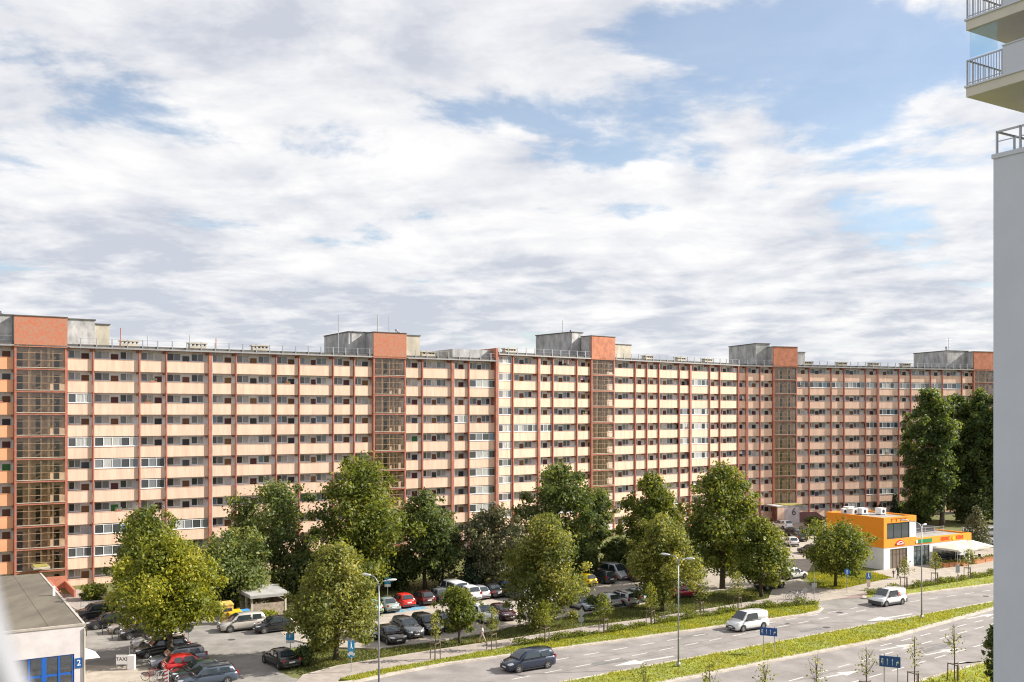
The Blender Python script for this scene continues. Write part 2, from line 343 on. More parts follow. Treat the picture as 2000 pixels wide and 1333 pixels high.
LAWN = [(590,1321),(660,1302),(762,1285),(845,1272),(1000,1249),(1137,1227),(1262,1210),(1387,1190),(1500,1171),(1508,1152),(1420,1153),(1330,1164),(1250,1182),(1130,1202),(1010,1224),(940,1240),(870,1252),(735,1270),(620,1272),(560,1270),(540,1290)]
LAWN2 = [(700,1180),(760,1174),(870,1158),(1000,1145),(1140,1128),(1250,1120),(1420,1106),(1400,1060),(1000,1085),(700,1110)]
TRI = [(1570,1119),(1624,1112),(1700,1117),(1744,1129),(1640,1151),(1590,1149)]
grass_obj('lawn_grass_blades', 'darker mown lawn grass under the street trees', [(LAWN, 40000, 0, .08, .22, -.03), (LAWN2, 16000, 0, .08, .2, -.03)], M_BLADE2)
grass_obj('corner_grass_blades', 'green lawn corner beside the orange commercial building', [(TRI, 9000, 0, .1, .25, -.03)], M_BLADE)
# ------------------------------------------------------------------ the long gallery apartment building
M_PARA = mat('peach_render', (0.80, 0.55, 0.425), 0.9, var=0.16, scale=1.1, bump=0.05, stretch=(1.6, 1.6, .22))
M_PARA2 = mat('coral_render', (0.74, 0.36, 0.20), 0.9, var=0.10, scale=0.5)
M_RED = mat('oxide_red_paint', (0.42, 0.155, 0.105), 0.7, var=0.25, scale=1.2)
M_WALLW = mat('white_gallery_wall', (0.78, 0.76, 0.77), 0.9, var=0.10, scale=0.8)
M_CONC = mat('weathered_concrete', (0.46, 0.45, 0.45), 0.92, var=0.4, scale=0.9, bump=0.2, stretch=(1, 1, .5))
M_CONCW = mat('cream_concrete', (0.52, 0.47, 0.38), 0.92, var=0.25, scale=0.7, stretch=(1, 1, .5))
M_ROOF = mat('roof_felt', (0.12, 0.115, 0.11), 0.95, var=0.3, scale=0.6)
M_EAVE = mat('eave_board', (0.30, 0.28, 0.26), 0.9, var=0.35, scale=1.5)
M_STEEL = mat('galvanised_steel', (0.42, 0.43, 0.45), 0.45, 0.7)
M_FRAMEW = mat('white_window_frame', (0.78, 0.78, 0.78), 0.5)
M_CREAM = mat('cream_painted_steel', (0.42, 0.27, 0.17), 0.7, var=.2, scale=2)
M_STAIRW = mat('stairwell_plaster', (0.80, 0.64, 0.49), 0.9, var=.25, scale=1.0)
M_STAIRC = mat('stair_concrete', (0.50, 0.38, 0.27), 0.9, var=.3, scale=1.0)
M_DARK = mat('dark_opening', (0.02, 0.02, 0.022), 0.6)
PANES = [mat('pane_dark', (0.06, 0.066, 0.072), .06, spec=.9), mat('pane_grey', (0.19, 0.205, 0.22), .08, spec=.9),
         mat('pane_curtain', (0.48, 0.48, 0.47), .2, spec=.7, var=.35, scale=5, stretch=(3, 3, .2)), mat('pane_blue', (0.15, 0.24, 0.31), .06, spec=.9)]
M_BRICK = mat('red_brickwork', (0.42, 0.12, 0.06), 0.92, var=0.5, scale=3.2, bump=.4, col2=(0.40, 0.24, 0.17))
M_BRICK2 = mat('salmon_brickwork', (0.50, 0.20, 0.12), 0.92, var=0.25, scale=1.2, bump=.3)
DOORS = [mat('door_%s' % k, c, .55, var=.15, scale=2) for k, c in (('brown',(.15,.06,.025)),('dark',(.03,.028,.03)),('maroon',(.09,.02,.02)),('oak',(.22,.11,.04)),
         ('slate',(.07,.08,.10)),('white',(.6,.6,.6)),('green',(.03,.17,.04)))]
M_TGLASS = glassmat('stairwell_glass', (0.90, 0.86, 0.80), 0.95, .12)
SH = 2.75
apt = empty('apartment_building', (-25, 140, 0))
tag(apt, 'very long wave-shaped apartment building with peach galleries, red pillars and glazed stair towers', 'building')
AO = apt.location
class Block:
    def __init__(s, px0, y0, ang, r0):
        s.P = Vector(((px0-1000)/F*y0, y0, 0)); s.a = R(ang); s.u = Vector((math.cos(s.a), math.sin(s.a), 0)); s.r0 = r0
        s.zt = [CH+(r0-i)*SH for i in range(11)]
    def s_at(s, px, d=0.0):
        P = s.P+Vector((-s.u.y, s.u.x, 0))*d
        r = ((px-1000)/F, 1.0); return -(P.x*r[1]-P.y*r[0])/(s.u.x*r[1]-s.u.y*r[0])
    def put(s, name, me, x=0, y=0, z=0, parent=None):
        if parent is not None: return add(name, me, parent, (x, y, z))
        w = s.P+s.u*x+Vector((-s.u.y, s.u.x, 0))*y; return add(name, me, apt, (w.x-AO.x, w.y-AO.y, z-AO.z), s.a)
B1 = Block(130, 123.6, 31.45, 2.515); B2 = Block(971, 158.9, 38.2, 2.967); B3 = Block(1441, 196.3, 18.2, 2.965)
COUNT = {'parapet': 0, 'window': 0, 'door': 0, 'screen': 0, 'pane': 0}
REST = {}
def place(kind, blk, me, x, y, z, child=None, cap=290):
    """a piece of its own for the first ones (nearest end of the building), joined geometry after that"""
    if COUNT[kind] < cap:
        COUNT[kind] += 1; o = blk.put(kind if kind != 'screen' else 'glazed_screen', me, x, y, z)
        if child is not None: blk.put('pane', child, 0, 0, 0, o)
        return o
    for m in (me, child):
        if m is not None: REST.setdefault(kind, []).append((m, blk, x, y, z))
WCACHE = {}
def window_mesh(w, h, n, pv):
    key = (round(w, 1), h, n, pv)
    if key in WCACHE: return WCACHE[key]
    w = key[0]; t = .07; f = MB()
    f.box(0, w, -.05, .03, 0, t); f.box(0, w, -.05, .03, h-t, h)
    for k in range(n+1):
        x = k*(w-t)/n; f.box(x, x+t, -.05, .03, t, h-t)
    f.box(-.05, w+.05, -.12, 0, -.05, 0)
    g = MB()
    for k in range(n):
        x0 = k*(w-t)/n+t; x1 = (k+1)*(w-t)/n; g.quad((x0, -.01, t), (x1, -.01, t), (x1, -.01, h-t), (x0, -.01, h-t), (pv+k*(k % 2)) % 4 if pv != 2 else (2 if k % 3 else 0))
    WCACHE[key] = (f.mesh('window', M_FRAMEW), g.mesh('pane', PANES)); return WCACHE[key]
def door_mesh(i):
    key = ('door', i)
    if key not in WCACHE:
        f = MB(); f.box(0, .92, -.04, .03, 0, 2.05, 0)
        f.box(-.06, 0, -.06, .03, 0, 2.11, 1); f.box(.92, .98, -.06, .03, 0, 2.11, 1); f.box(0, .92, -.06, .03, 2.05, 2.11, 1)
        f.box(.80, .86, -.08, -.04, 1.0, 1.05, 2); f.box(.12, .78, -.055, -.04, .2, .85, 0); f.box(.12, .78, -.055, -.04, 1.15, 1.85, 0)
        WCACHE[key] = f.mesh('door', [DOORS[i], M_FRAMEW, M_STEEL])
    return WCACHE[key]
def clutter(kind):
    if kind in WCACHE: return WCACHE[kind]
    f = MB()
    if kind.startswith('flowers'):
        f.box(0, .8, -.02, .18, 0, .16, 0); rr = random.Random(kind)
        for q in range(26): x, y, z, d = rr.uniform(0, .8), rr.uniform(-.1, .2), rr.uniform(.14, .42), rr.uniform(.05, .1); f.poly([(x-d, y, z), (x+d, y-.03, z+.02), (x+rr.uniform(-d, d), y+.04, z+d*1.6)], 1 if rr.random() < .72 else 2)
        me = f.mesh('flower_box', [M_RED, LEAFG, mat('petals_'+kind, ((.6,.05,.08), (.7,.6,.6), (.65,.15,.35))[int(kind[-1])], .7)])
    elif kind.startswith('laundry'):
        rr = random.Random(kind); x = 0; f.tube([(0, 0, .98), (2.0, 0, .98)], .012, 4, 0)
        while x < 1.8: w_ = rr.uniform(.25, .6); f.box(x, x+w_, -.01, .01, .98-rr.uniform(.5, .85), .98, 1+rr.randrange(3)); x += w_+rr.uniform(.03, .2)
        me = f.mesh('laundry', [M_STEEL, mat('linen_white', (.75,.75,.75), .9), mat('linen_blue', (.2,.3,.5), .9), mat('linen_pink', (.6,.3,.3), .9)])
    else:
        for x in (0, .9): f.tube([(x, -.2, 0), (x, .2, 1.35)], .015, 4); f.tube([(x, .2, 0), (x, -.2, 1.35)], .015, 4)
        for y in (-.2, -.1, 0, .1, .2): f.tube([(0, y, 1.35), (.9, y, 1.35)], .01, 4)
        f.box(.1, .5, -.2, -.18, .8, 1.36); me = f.mesh('clothes_airer', M_FRAMEW)
    WCACHE[kind] = me; return me
LEAFG = mat('potted_leaves', (.06,.11,.03), .8)
def do_block(blk, pillars, towers, glazed, end0, end1, thick=(), enclosed=(), coral=(), tower_px=()):
    """pillars: photo columns; towers: indices of bays that are stair towers"""
    S = [blk.s_at(p) for p in pillars]; zt = blk.zt; ze = zt[0]+1.42; zb = zt[10]-1.43
    f = MB()   # gallery back wall, ends and rear
    f.box(S[0]-end0, S[-1]+end1, 1.05, 12.6, -.05, ze); blk.put('gallery_wall', f.mesh('gallery_wall', M_WALLW))
    f = MB(); f.box(S[0]-end0-.1, S[-1]+end1+.1, -.42, 12.9, ze, ze+.16, 0); f.box(S[0]-end0, S[-1]+end1, -.30, 12.7, ze+.16, ze+.42, 1)
    f.box(S[0]-end0, S[-1]+end1, -.22, 0.0, ze-.14, ze, 2); blk.put('roof', f.mesh('roof', [M_EAVE, M_ROOF, M_RED]))
    f = MB()   # roof edge railing: posts and thin rails
    x = S[0]-end0; zr = ze+.16
    while x < S[-1]+end1:
        if not any(S[t]-.6 < x < S[t+1]+.3 for t in towers):
            f.box(x, x+.12, -.40, -.28, zr-.3, zr+1.05)
        x += 1.85
    k = S[0]-end0
    segs = []; cur = S[0]-end0
    for t in towers: segs.append((cur, S[t]-.3)); cur = S[t+1]+.3
    segs.append((cur, S[-1]+end1))
    for a, c in segs:
        if c > a: f.box(a, c, -.365, -.335, zr+1.0, zr+1.03); f.box(a, c, -.36, -.34, zr+.5, zr+.515); f.box(a, c, -.5, -.40, ze-.06, ze+.06)
    blk.put('roof_railing', f.mesh('roof_railing', M_STEEL))
    for i, s in enumerate(S):   # pillars
        w = .42 if i in thick else .17; f = MB(); f.box(-w/2, w/2, -.24, .12, 0, ze-.02)
        if i in thick: f.box(w/2+.01, w/2+.10, -.2, -.1, 0, ze-.02, 1)
        for z in zt: f.box(-w/2-.14, w/2+.14, .13, 1.03, z+1.02, z+1.30)
        blk.put('pillar', f.mesh('pillar', [M_RED, M_CONC]), s)
    nb = len(S)-1
    for i in range(nb):
        s0, s1 = S[i], S[i+1]; w = s1-s0
        if i in towers: continue
        p = MB(); hw = .13; m = M_PARA2 if i in coral else M_PARA
        p.box(hw, w-hw, 0, .13, 0, 1.43, 0); p.box(hw, w-hw, -.03, .16, 1.43, 1.47, 0); p.box(hw, w-hw, .13, 1.045, .03, .2, 1)
        pm = p.mesh('parapet', [m, M_WALLW])
        for r in range(11):
            z0 = zt[r]-1.43; fl = z0+.2
            place('parapet', blk, pm, s0, 0, z0, None, 300)
            key = (i, r)
            if i in enclosed or key in glazed or (rnd.random() < .035 and r > 0):
                n = max(3, round(w/1.15)); pv = rnd.choice((0, 1, 2, 2)); h = 1.16
                me, g = window_mesh(w-.28, h, n, pv); place('screen', blk, me, s0+.14, .05, zt[r]+.05, g, 120)
                if i in enclosed: continue
            cl = rnd.random()
            if cl < .045: blk.put('flower_box', clutter('flowers%d' % rnd.randrange(3)), s0+w*rnd.uniform(.15, .6), -.02, zt[r]+.04)
            elif cl < .072: blk.put('laundry', clutter('laundry%d' % rnd.randrange(4)), s0+w*rnd.uniform(.15, .55), .45, zt[r]+.1)
            elif cl < .09: blk.put('clothes_airer', clutter('airer'), s0+w*rnd.uniform(.15, .55), .35, zt[r]-1.2)
            dv = rnd.random()
            di = 0 if dv < .34 else 1 if dv < .5 else 2 if dv < .68 else 3 if dv < .80 else 4 if dv < .87 else 5 if dv < .95 else 6 if dv < .965 else 0
            dm = door_mesh(di)
            if w < 4.4:
                ww = min(1.7, w-1.7); me, g = window_mesh(ww, 1.0, 2, rnd.choice((0,0,1,1,2,2,3)))
                place('window', blk, me, s0+.35, 1.045, zt[r]+.16, g); place('door', blk, dm, s0+w-1.25, 1.045, fl)
            else:
                me, g = window_mesh(1.75, 1.0, 2, rnd.choice((0,0,1,1,2,2,3))); place('window', blk, me, s0+.3, 1.045, zt[r]+.16, g)
                me, g = window_mesh(1.65, 1.0, 2, rnd.choice((0,0,0,1,2,3))); place('window', blk, me, s1-2.2, 1.045, zt[r]+.16, g)
                place('door', blk, dm, s0+(.3+1.75+w-2.2)/2-.46, 1.045, fl)
    return S, ze
def stair_tower(blk, s0, s1, ze, single):
    """glazed stairwell: red frame, floor beams, cream mullions, panes, flights behind"""
    zt = blk.zt; w = s1-s0
    f = MB(); f.box(s0-.02, s0+.22, -.32, 0, 0, ze, 0); f.box(s1-.22, s1+.02, -.32, 0, 0, ze, 0)
    for r in range(11): f.box(s0+.22, s1-.22, -.30, -.02, zt[r]-1.46, zt[r]-1.22, 0); f.box(s0+.2, s1-.2, -.36, -.302, zt[r]-1.22, zt[r]-1.14, 1)
    blk.put('stair_tower_frame', f.mesh('stair_tower_frame', [M_RED, M_CONCW]))
    f = MB()
    for r in range(10):
        z0 = zt[r]-1.22; z1 = zt[r-1]-1.46 if r else ze
        for k in range(1, 4): x = s0+.22+(w-.44)*k/4; f.box(x-.028, x+.028, -.22, -.16, z0, z1)
        for k in (.36, .70): z = z0+(z1-z0)*k; f.box(s0+.22, s1-.22, -.215, -.17, z-.022, z+.022)
    blk.put('mullions', f.mesh('mullions', M_CREAM))
    joined = MB()
    for r in range(10):
        z0 = zt[r]-1.22; z1 = zt[r-1]-1.46 if r else ze; hs = (0, .36, .70, 1)
        for c in range(4):
            xa = s0+.22+(w-.44)*c/4+.04; xb = s0+.22+(w-.44)*(c+1)/4-.04
            for q in range(3):
                za = z0+(z1-z0)*hs[q]+.03; zb = z0+(z1-z0)*hs[q+1]-.03
                if single:
                    g = MB(); g.box(0, xb-xa, -.003, .003, 0, zb-za); key = ('tp', round(xb-xa, 3), q, r == 0)
                    if key not in WCACHE: WCACHE[key] = g.mesh('pane', M_TGLASS)
                    blk.put('pane', WCACHE[key], xa, -.19, za)
                else: joined.box(xa, xb, -.193, -.187, za, zb)
    if not single: o = blk.put('glazing', joined.mesh('glazing', M_TGLASS)); o['kind'] = 'stuff'
    f = MB()   # stairwell inside
    for r in range(11):
        z = zt[r]-1.46; f.box(s0+.05, s1-.05, .0, 1.03, z+.02, z+.2, 0)
        f.box(s0+.05, s1-.05, .99, 1.04, z+.2, z+2.73, 1)
        for a, c in ((.06, .17), (.42, .52), (.78, .88)): f.box(s0+w*a, s0+w*c, .95, .99, z+.25, z+2.2, 2)
        for a in (.30, .66): f.box(s0+w*a-.15, s0+w*a+.15, .25, .55, z+.2, z+2.75, 1)
        if r < 10:
            for (a, c, y0) in ((.36, .80, .2), (.80, .36, .55)):
                za, zc = (z+.2, z+1.45) if y0 < .4 else (z+1.45, z+2.75)
                xa, xc = s0+w*a, s0+w*c
                f.poly([(xa, y0, za), (xc, y0, zc), (xc, y0, zc+.25), (xa, y0, za+.25)], 0); f.poly([(xa, y0, za), (xc, y0, zc), (xc, y0+.4, zc), (xa, y0+.4, za)], 0)
        f.box(s0+.1, s1-.1, .02, .06, z+1.1, z+1.16, 0)
    blk.put('stairwell', f.mesh('stairwell', [M_STAIRC, M_STAIRW, M_DARK]))
def penthouse(blk, s0, s1, ze, boxes, brick, hb):
    """lift machine house on the roof: brick front over the stairs and concrete rooms behind"""
    zr = ze+.03; f = MB(); f.box(s0-.05, s1+.05, -.42, -.12, zr-.12, zr+hb); f.box(s0-.03, s1+.03, -.12, 2.4, zr-.12, zr+hb-.02, 2); f.box(s0-.12, s1+.12, -.5, 2.42, zr+hb, zr+hb+.1, 1)
    o = blk.put('brick_front', f.mesh('brick_front', [brick, M_ROOF, M_CONC]))
    for (a, c, y0, y1, h, mi, win) in boxes:
        f = MB(); f.box(a, c, y0, y1, zr+.3, zr+h, 0); f.box(a-.1, c+.1, y0-.1, y1+.1, zr+h, zr+h+.14, 1)
        o = blk.put('machine_room', f.mesh('machine_room', [(M_CONC, M_CONCW)[mi], M_ROOF]))
        if win:
            for k in range(win):
                me, g = window_mesh(.9, 1.1, 2, 0); ww = blk.put('window', me, a+.5+k*1.6, y0, zr+1.3); blk.put('pane', g, 0, 0, 0, ww)
        for k in range(3):   # flues and cowls
            if c-a > 3.5:
                v = MB(); x = a+.8+k*(c-a-1.6)/2; yy = y0+1.2+2.2*k; v.tube([(x, yy, zr+h+.1), (x, yy, zr+h+.75)], .12, 8); v.tube([(x, yy, zr+h+.75), (x, yy, zr+h+1.0)], .22, 8)
                blk.put('flue', v.mesh('flue', M_STEEL))
def roof_vent(blk, px, ze):
    s = blk.s_at(px); f = MB(); f.box(s-1.1, s+1.1, 3, 4.0, ze+.4, ze+.95, 0); f.box(s-1.25, s+1.25, 2.9, 4.1, ze+1.22, ze+1.36, 0)
    for k in range(5): f.box(s-1.1+k*.52, s-.98+k*.52, 3, 3.9, ze+.95, ze+1.22, 0)
    blk.put('roof_vent', f.mesh('roof_vent', M_CONCW))
def mast(blk, px, ze, h, m, d=.2, r=.06, arms=False):
    s = blk.s_at(px, d); f = MB(); f.tube([(s, d, ze), (s, d, ze+h)], r, 6)
    if arms:
        for k in (.5, .7, .9): f.tube([(s-.8*k, d, ze+h*k), (s+.8*k, d, ze+h*k)], .03, 5)
    blk.put('mast', f.mesh('mast', m))
# block 1
P1 = [-70, -16, 28, 130, 182, 272.5, 324.5, 410, 460.5, 539, 584, 650.5, 691.5, 728, 791, 824.5, 883, 915, 969.5]
gl1 = {(3,4),(3,9),(4,4),(4,5),(4,8),(4,9),(5,5),(5,6),(17,1),(17,4),(17,5),(17,6),(17,7),(17,8),(17,9)}
S, ze1 = do_block(B1, P1, (2, 13), gl1, 4, 0, thick=(7, 16, 18), coral=(0, 1))
stair_tower(B1, S[2], S[3], ze1, True); stair_tower(B1, S[13], S[14], ze1, True)
q = B1.s_at
penthouse(B1, S[2], S[3], ze1, [(q(-60), S[2]-.1, 1.0, 10, 3.7, 0, 0), (S[3]+.1, q(186, 1.5), 1.5, 11, 3.6, 0, 0), (q(186, 1.5), q(214, 1.6), 1.6, 9, 3.1, 1, 0)], M_BRICK, 3.6)
penthouse(B1, S[13], S[14], ze1, [(q(681, 2.5), S[13]+.6, 2.5, 12.4, 3.7, 0, 0), (S[14]-.6, q(820, 2.3), 2.3, 9, 3.55, 1, 0)], M_BRICK, 3.6)
f = MB(); f.box(q(884, 1), S[-1]-.05, 1.0, 12, ze1+.4, ze1+1.75, 0); f.box(S[-1]-.35, S[-1]+.05, -.45, 12.5, 0, ze1+2.05, 1); B1.put('party_wall', f.mesh('party_wall', [M_CONC, M_RED]))
for p in (262, 398, 522, 855): roof_vent(B1, p, ze1)
for p, h, m in ((235.5, 2.7, M_RED), (289, 1.9, M_STEEL), (371, 2.2, M_STEEL), (422, 1.9, M_RED), (661, 6.0, M_STEEL), (738, 6.3, M_CONCW), (760, 6.2, M_STEEL)): mast(B1, p, ze1, h, m, 1.0 if p > 700 else .2)
# block 2
P2 = [972, 1001, 1051.5, 1079, 1126, 1153, 1198, 1240, 1262.5, 1286, 1326, 1347.5, 1385, 1405, 1441]
gl2 = {(1,4),(2,4),(10,3),(10,4),(10,5),(11,1),(11,3),(11,4),(11,5),(11,6)}
S, ze2 = do_block(B2, P2, (5,), gl2, 0, 0, thick=(2, 11), enclosed=(0,))
stair_tower(B2, S[5], S[6], ze2, False); q = B2.s_at
penthouse(B2, S[5], S[6], ze2, [(q(1117, 2.6), S[5]+.6, 2.6, 12.4, 4.6, 0, 0), (S[6]+.2, q(1233, 6), 6.0, 11, 3.3, 1, 2)], M_BRICK2, 3.9)
for p in (1020, 1292, 1355, 1408): roof_vent(B2, p, ze2)
mast(B2, 1099, ze2+3.7, 3.4, M_STEEL, 7, .05, True); mast(B2, 1114, ze2+3.6, 1.8, M_DARK, 6, .1)
# block 3
P3 = [1442, 1458, 1484, 1509, 1555, 1580, 1623, 1648, 1690, 1714, 1755, 1778, 1817, 1840, 1878, 1900, 1941, 1966, 2010]
gl3 = {(i, 1) for i in range(4, 14)} | {(8,4),(8,6),(8,9),(9,3),(9,4),(9,6),(9,9)}
S, ze3 = do_block(B3, P3, (3, 15), gl3, 0, 20, thick=(1, 9))
stair_tower(B3, S[3], S[4], ze3, False); stair_tower(B3, S[15], S[16], ze3, False); q = B3.s_at
penthouse(B3, S[3], S[4], ze3, [(q(1476, 2), S[3]+.6, 2.0, 12.4, 4.6, 0, 0), (S[4]-.6, q(1572, 2), 2.0, 9, 3.0, 0, 0)], M_BRICK2, 3.9)
penthouse(B3, S[15], S[16], ze3, [(q(1850, 2), S[15]+.6, 2.0, 12.4, 4.1, 0, 0)], M_BRICK2, 3.9)
for p in (1597, 1664, 1727, 1790): roof_vent(B3, p, ze3)
mast(B3, 1853, ze3+4, 3.4, M_STEEL, 7, .05, True)
for kind, lst in REST.items():   # the far pieces, joined
    vs2, fs2, ms2, ml = [], [], [], []
    for me, blk, x, y, z in lst:
        ca, sa = math.cos(blk.a), math.sin(blk.a); w0 = blk.P+blk.u*x+Vector((-blk.u.y, blk.u.x, 0))*y; o0 = len(vs2)
        for vv in me.vertices: c = vv.co; vs2.append((w0.x+ca*c.x-sa*c.y-AO.x, w0.y+sa*c.x+ca*c.y-AO.y, z+c.z))
        for pp in me.polygons:
            mm = me.materials[pp.material_index]
            if mm not in ml: ml.append(mm)
            fs2.append([o0+k for k in pp.vertices]); ms2.append(ml.index(mm))
    me = bpy.data.meshes.new('far_'+kind); me.from_pydata(vs2, [], fs2)
    for mm in ml: me.materials.append(mm)
    me.polygons.foreach_set('material_index', ms2); o = add({'parapet':'far_parapets','window':'far_windows','door':'far_doors','screen':'far_glazed_screens'}[kind], me, apt); o['kind'] = 'stuff'
# entrance of the first stair tower: mossy canopy, ramp walls
def bput(blk, name, fn, m): f = MB(); fn(f); return blk.put(name, f.mesh(name, m))
M_MOSS = mat('mossy_canopy', (.30,.28,.03), .95, var=.4, scale=2.5, col2=(.18,.13,.07))
M_RAMP = mat('terracotta_ramp_wall', (.50,.20,.13), .9, var=.2, scale=1.5)
s = B1.s_at
bput(B1, 'entrance_canopy', lambda f: (f.box(s(60), s(92), -3.0, -.4, 2.75, 2.98, 1), f.box(s(62), s(90.5), -2.9, -.42, 2.98, 3.05, 0)), [M_MOSS, M_CONCW])
bput(B1, 'ramp_wall', lambda f: (f.box(s(80), s(127), -1.6, -1.4, 0, 1.5), f.box(s(127)-.2, s(127), -9, -1.6, 0, .9), f.box(s(92), s(92)+.2, -9, -1.6, 0, 1.1)), M_RAMP)
s = B3.s_at
bput(B3, 'entrance_canopy', lambda f: (f.box(s(1494), s(1553), -4.2, -.4, 3.2, 3.4, 1), f.box(s(1512), s(1551), -4.1, -.42, 3.4, 3.5, 0)), [M_MOSS, M_CONC])
M_PINK = mat('pale_mural_wall', (.62,.52,.53), .9, var=.15, scale=1.2)
bput(B3, 'entrance_wall', lambda f: (f.box(s(1508), s(1537), -4.3, -4.05, 0, 3.1, 0), f.box(s(1495), s(1508)-.02, -4.3, -4.05, 0, 3.1, 1)), [M_PINK, M_PARA])
bput(B3, 'ramp_wall', lambda f: (f.poly([(s(1537)+.02,-4.2,0),(s(1588),-4.2,0),(s(1588),-4.2,.7),(s(1570),-4.2,2.0),(s(1537)+.02,-4.2,2.1)]), f.box(s(1537)+.02, s(1570), -4.15, -3.9, 0, 2.0)), mat('plum_ramp_wall', (.22,.10,.10), .9, var=.2, scale=1))
six = B3.put('number_mural', text_mesh('6', 2.0, mat('black_paint', (.03,.03,.035), .7)), s(1526), -4.33, 2.15); six.rotation_euler = (R(90), 0, B3.a)
# ------------------------------------------------------------------ low shop on the left
M_SHOPW = mat('shop_render', (.62,.57,.57), .9, var=.12, scale=.8, bump=.1)
M_FELT = mat('brown_roof_felt', (.14,.12,.092), .95, var=.3, scale=.5, bump=.2, stretch=(1, .25, 1))
M_BLUE = mat('blue_shop_frame', (.01,.10,.42), .45)
M_SHOPG = glassmat('shop_glass', (.8,.86,.9), .86)
c0 = G(164, 1219.5, 5.5); shop = empty('shop_building', (c0.x, c0.y, 0), UA)
tag(shop, 'low white shop with brown felt roof, blue framed window and house number two', 'shop')
def sx(px, d=0):   # local x on the shop front
    P = Vector((c0.x, c0.y, 0))+V*d; r = ((px-1000)/F, 1.0); return -(P.x*r[1]-P.y*r[0])/(U.x*r[1]-U.y*r[0])
b = MB(); wl, wr, wz0, wz1 = sx(24), sx(145), .5, 3.35
b.box(-26, wl, 0, .3, 0, 5.4); b.box(wr, 0, 0, .3, 0, 5.4); b.box(wl, wr, 0, .3, wz1, 5.4); b.box(wl, wr, 0, .3, 0, wz0)
b.box(-.3, 0, .3, 28, 0, 5.2); b.box(-26, -.3, 27.7, 28, 0, 5.2); b.box(-26, -25.7, .3, 27.7, 0, 5.2); b.build('wall', M_SHOPW, shop)
b = MB(); b.box(-26, -.05, .06, 28.1, 5.4, 5.5, 0); b.box(-26, .12, -.06, .10, 5.4, 5.56, 1); b.box(-.05, .12, .10, 28.1, 5.25, 5.54, 1); b.build('roof', [M_FELT, M_KERB], shop)
for k in range(9):
    b = MB(); b.box(-24+k*2.7, -23.93+k*2.7, .15, 27.9, 5.5, 5.515); b.build('felt_seam', M_FELT, shop)
b = MB(); b.box(-26, -13, 26.5, 34, 5.0, 6.9, 0); b.box(-26, -9, 27, 33, 5.0, 6.2, 0); b.build('rear_annex', M_CONCW, shop)
win = MB(); win.box(wl, wr, .05, .2, wz0, wz0+.1); win.box(wl, wr, .05, .2, wz1-.08, wz1); xm = [sx(57), sx(86), sx(115.5)]
for x, w in ((wl, .1), (wr-.1, .1), (xm[0], .14), (xm[1], .34), (xm[2], .14)): win.box(x-w/2, x+w/2, .03, .22, wz0+.1, wz1-.08)
win.box(wl, wr, .06, .18, 1.85, 2.0); wf = win.build('shop_window', M_BLUE, shop)
xs = [wl]+xm+[wr]
for k in range(4):
    for za, zb in ((wz0+.1, 1.85), (2.0, wz1-.08)): b = MB(); b.box(xs[k]+.1, xs[k+1]-.1, .12, .126, za, zb); b.build('pane', M_SHOPG, wf)
b = MB(); b.box(wl-.5, wr+.25, 2.6, 2.7, 0, 4, 0)
for k, (a, c, zz, mi) in enumerate(((xm[0]+.2, xm[1]-.3, 1.3, 1), (xm[1]+.4, xm[2]-.1, 1.6, 1), (xm[2]+.2, xm[2]+.9, 1.2, 2), (wr-1.0, wr-.2, 1.35, 3))): b.box(a, c, .8, 1.6, .2, zz+.9, mi)
b.build('display', [mat('shop_inside', (.25,.25,.24), .8), mat('shelf_goods', (.12,.06,.03), .8, var=.6, scale=6), mat('red_goods', (.5,.12,.1), .8, var=.6, scale=8), mat('pale_goods', (.55,.45,.35), .8, var=.6, scale=7)], shop)
b = MB(); b.box(-.62, -.12, -.04, 0, 2.25, 3.0); pl = b.build('number_plate', mat('enamel_blue', (.01,.09,.30), .3), shop)
lettering('2', .62, M_FRAMEW, pl, (-.37, -.05, 2.63), 0)
b = MB(); b.tube([(.02,-.06,0),(.02,-.06,5.2)], .06, 8); b.build('downpipe', M_CONCW, shop)
b = MB(); b.poly([(.05,1,3.2),(.05,3.4,3.2),(1.3,3.4,2.6),(1.3,1,2.6)]); b.poly([(.05,1,3.2),(1.3,1,2.6),(.05,1,2.6)]); b.build('awning', M_FRAMEW, shop)
b = MB(); b.box(-.5, -.3, 14, 14.3, 5.5, 6.3); b.build('vent_box', M_FRAMEW, shop)
# ------------------------------------------------------------------ orange commercial building
M_ORANGE = mat('orange_render', (.86,.29,.012), .75, var=.05, scale=.6)
M_WHITE = mat('white_render', (.68,.68,.70), .85, var=.06, scale=.7)
M_TGL = mat('dark_window_glass', (.05,.065,.075), .06, spec=.9)
M_GREYR = mat('grey_roof_membrane', (.30,.28,.26), .9, var=.2, scale=.6)
oc = G(1726, 1114); ob = empty('commercial_building', (oc.x, oc.y, 0), UA)
tag(ob, 'two-level orange and white commercial building with red and green shop signs', 'building')
def ox(px): P = oc; r = ((px-1000)/F, 1.0); return -(P.x*r[1]-P.y*r[0])/(U.x*r[1]-U.y*r[0])
UW, TW, DP = ox(1789), ox(1896), 9.8
d0, d1, e0, e1 = ox(1738.5), ox(1772), ox(1784.5), ox(1815.5)
b = MB()
for a, c in ((0, d0), (d1, e0), (e1, TW)): b.box(a, c, 0, .35, 0, 3.02)
b.box(d0, d1, 0, .35, 2.75, 3.02); b.box(e0, e1, 0, .35, 2.85, 3.02)
b.box(0, .35, .35, DP, 0, 3.02); b.box(0.35, TW, DP-.35, DP, 0, 3.8); b.box(TW-.35, TW, .35, DP-.35, 0, 3.02); b.build('lower_wall', M_WHITE, ob)
w0, w1 = ox(1731.5), ox(1776)
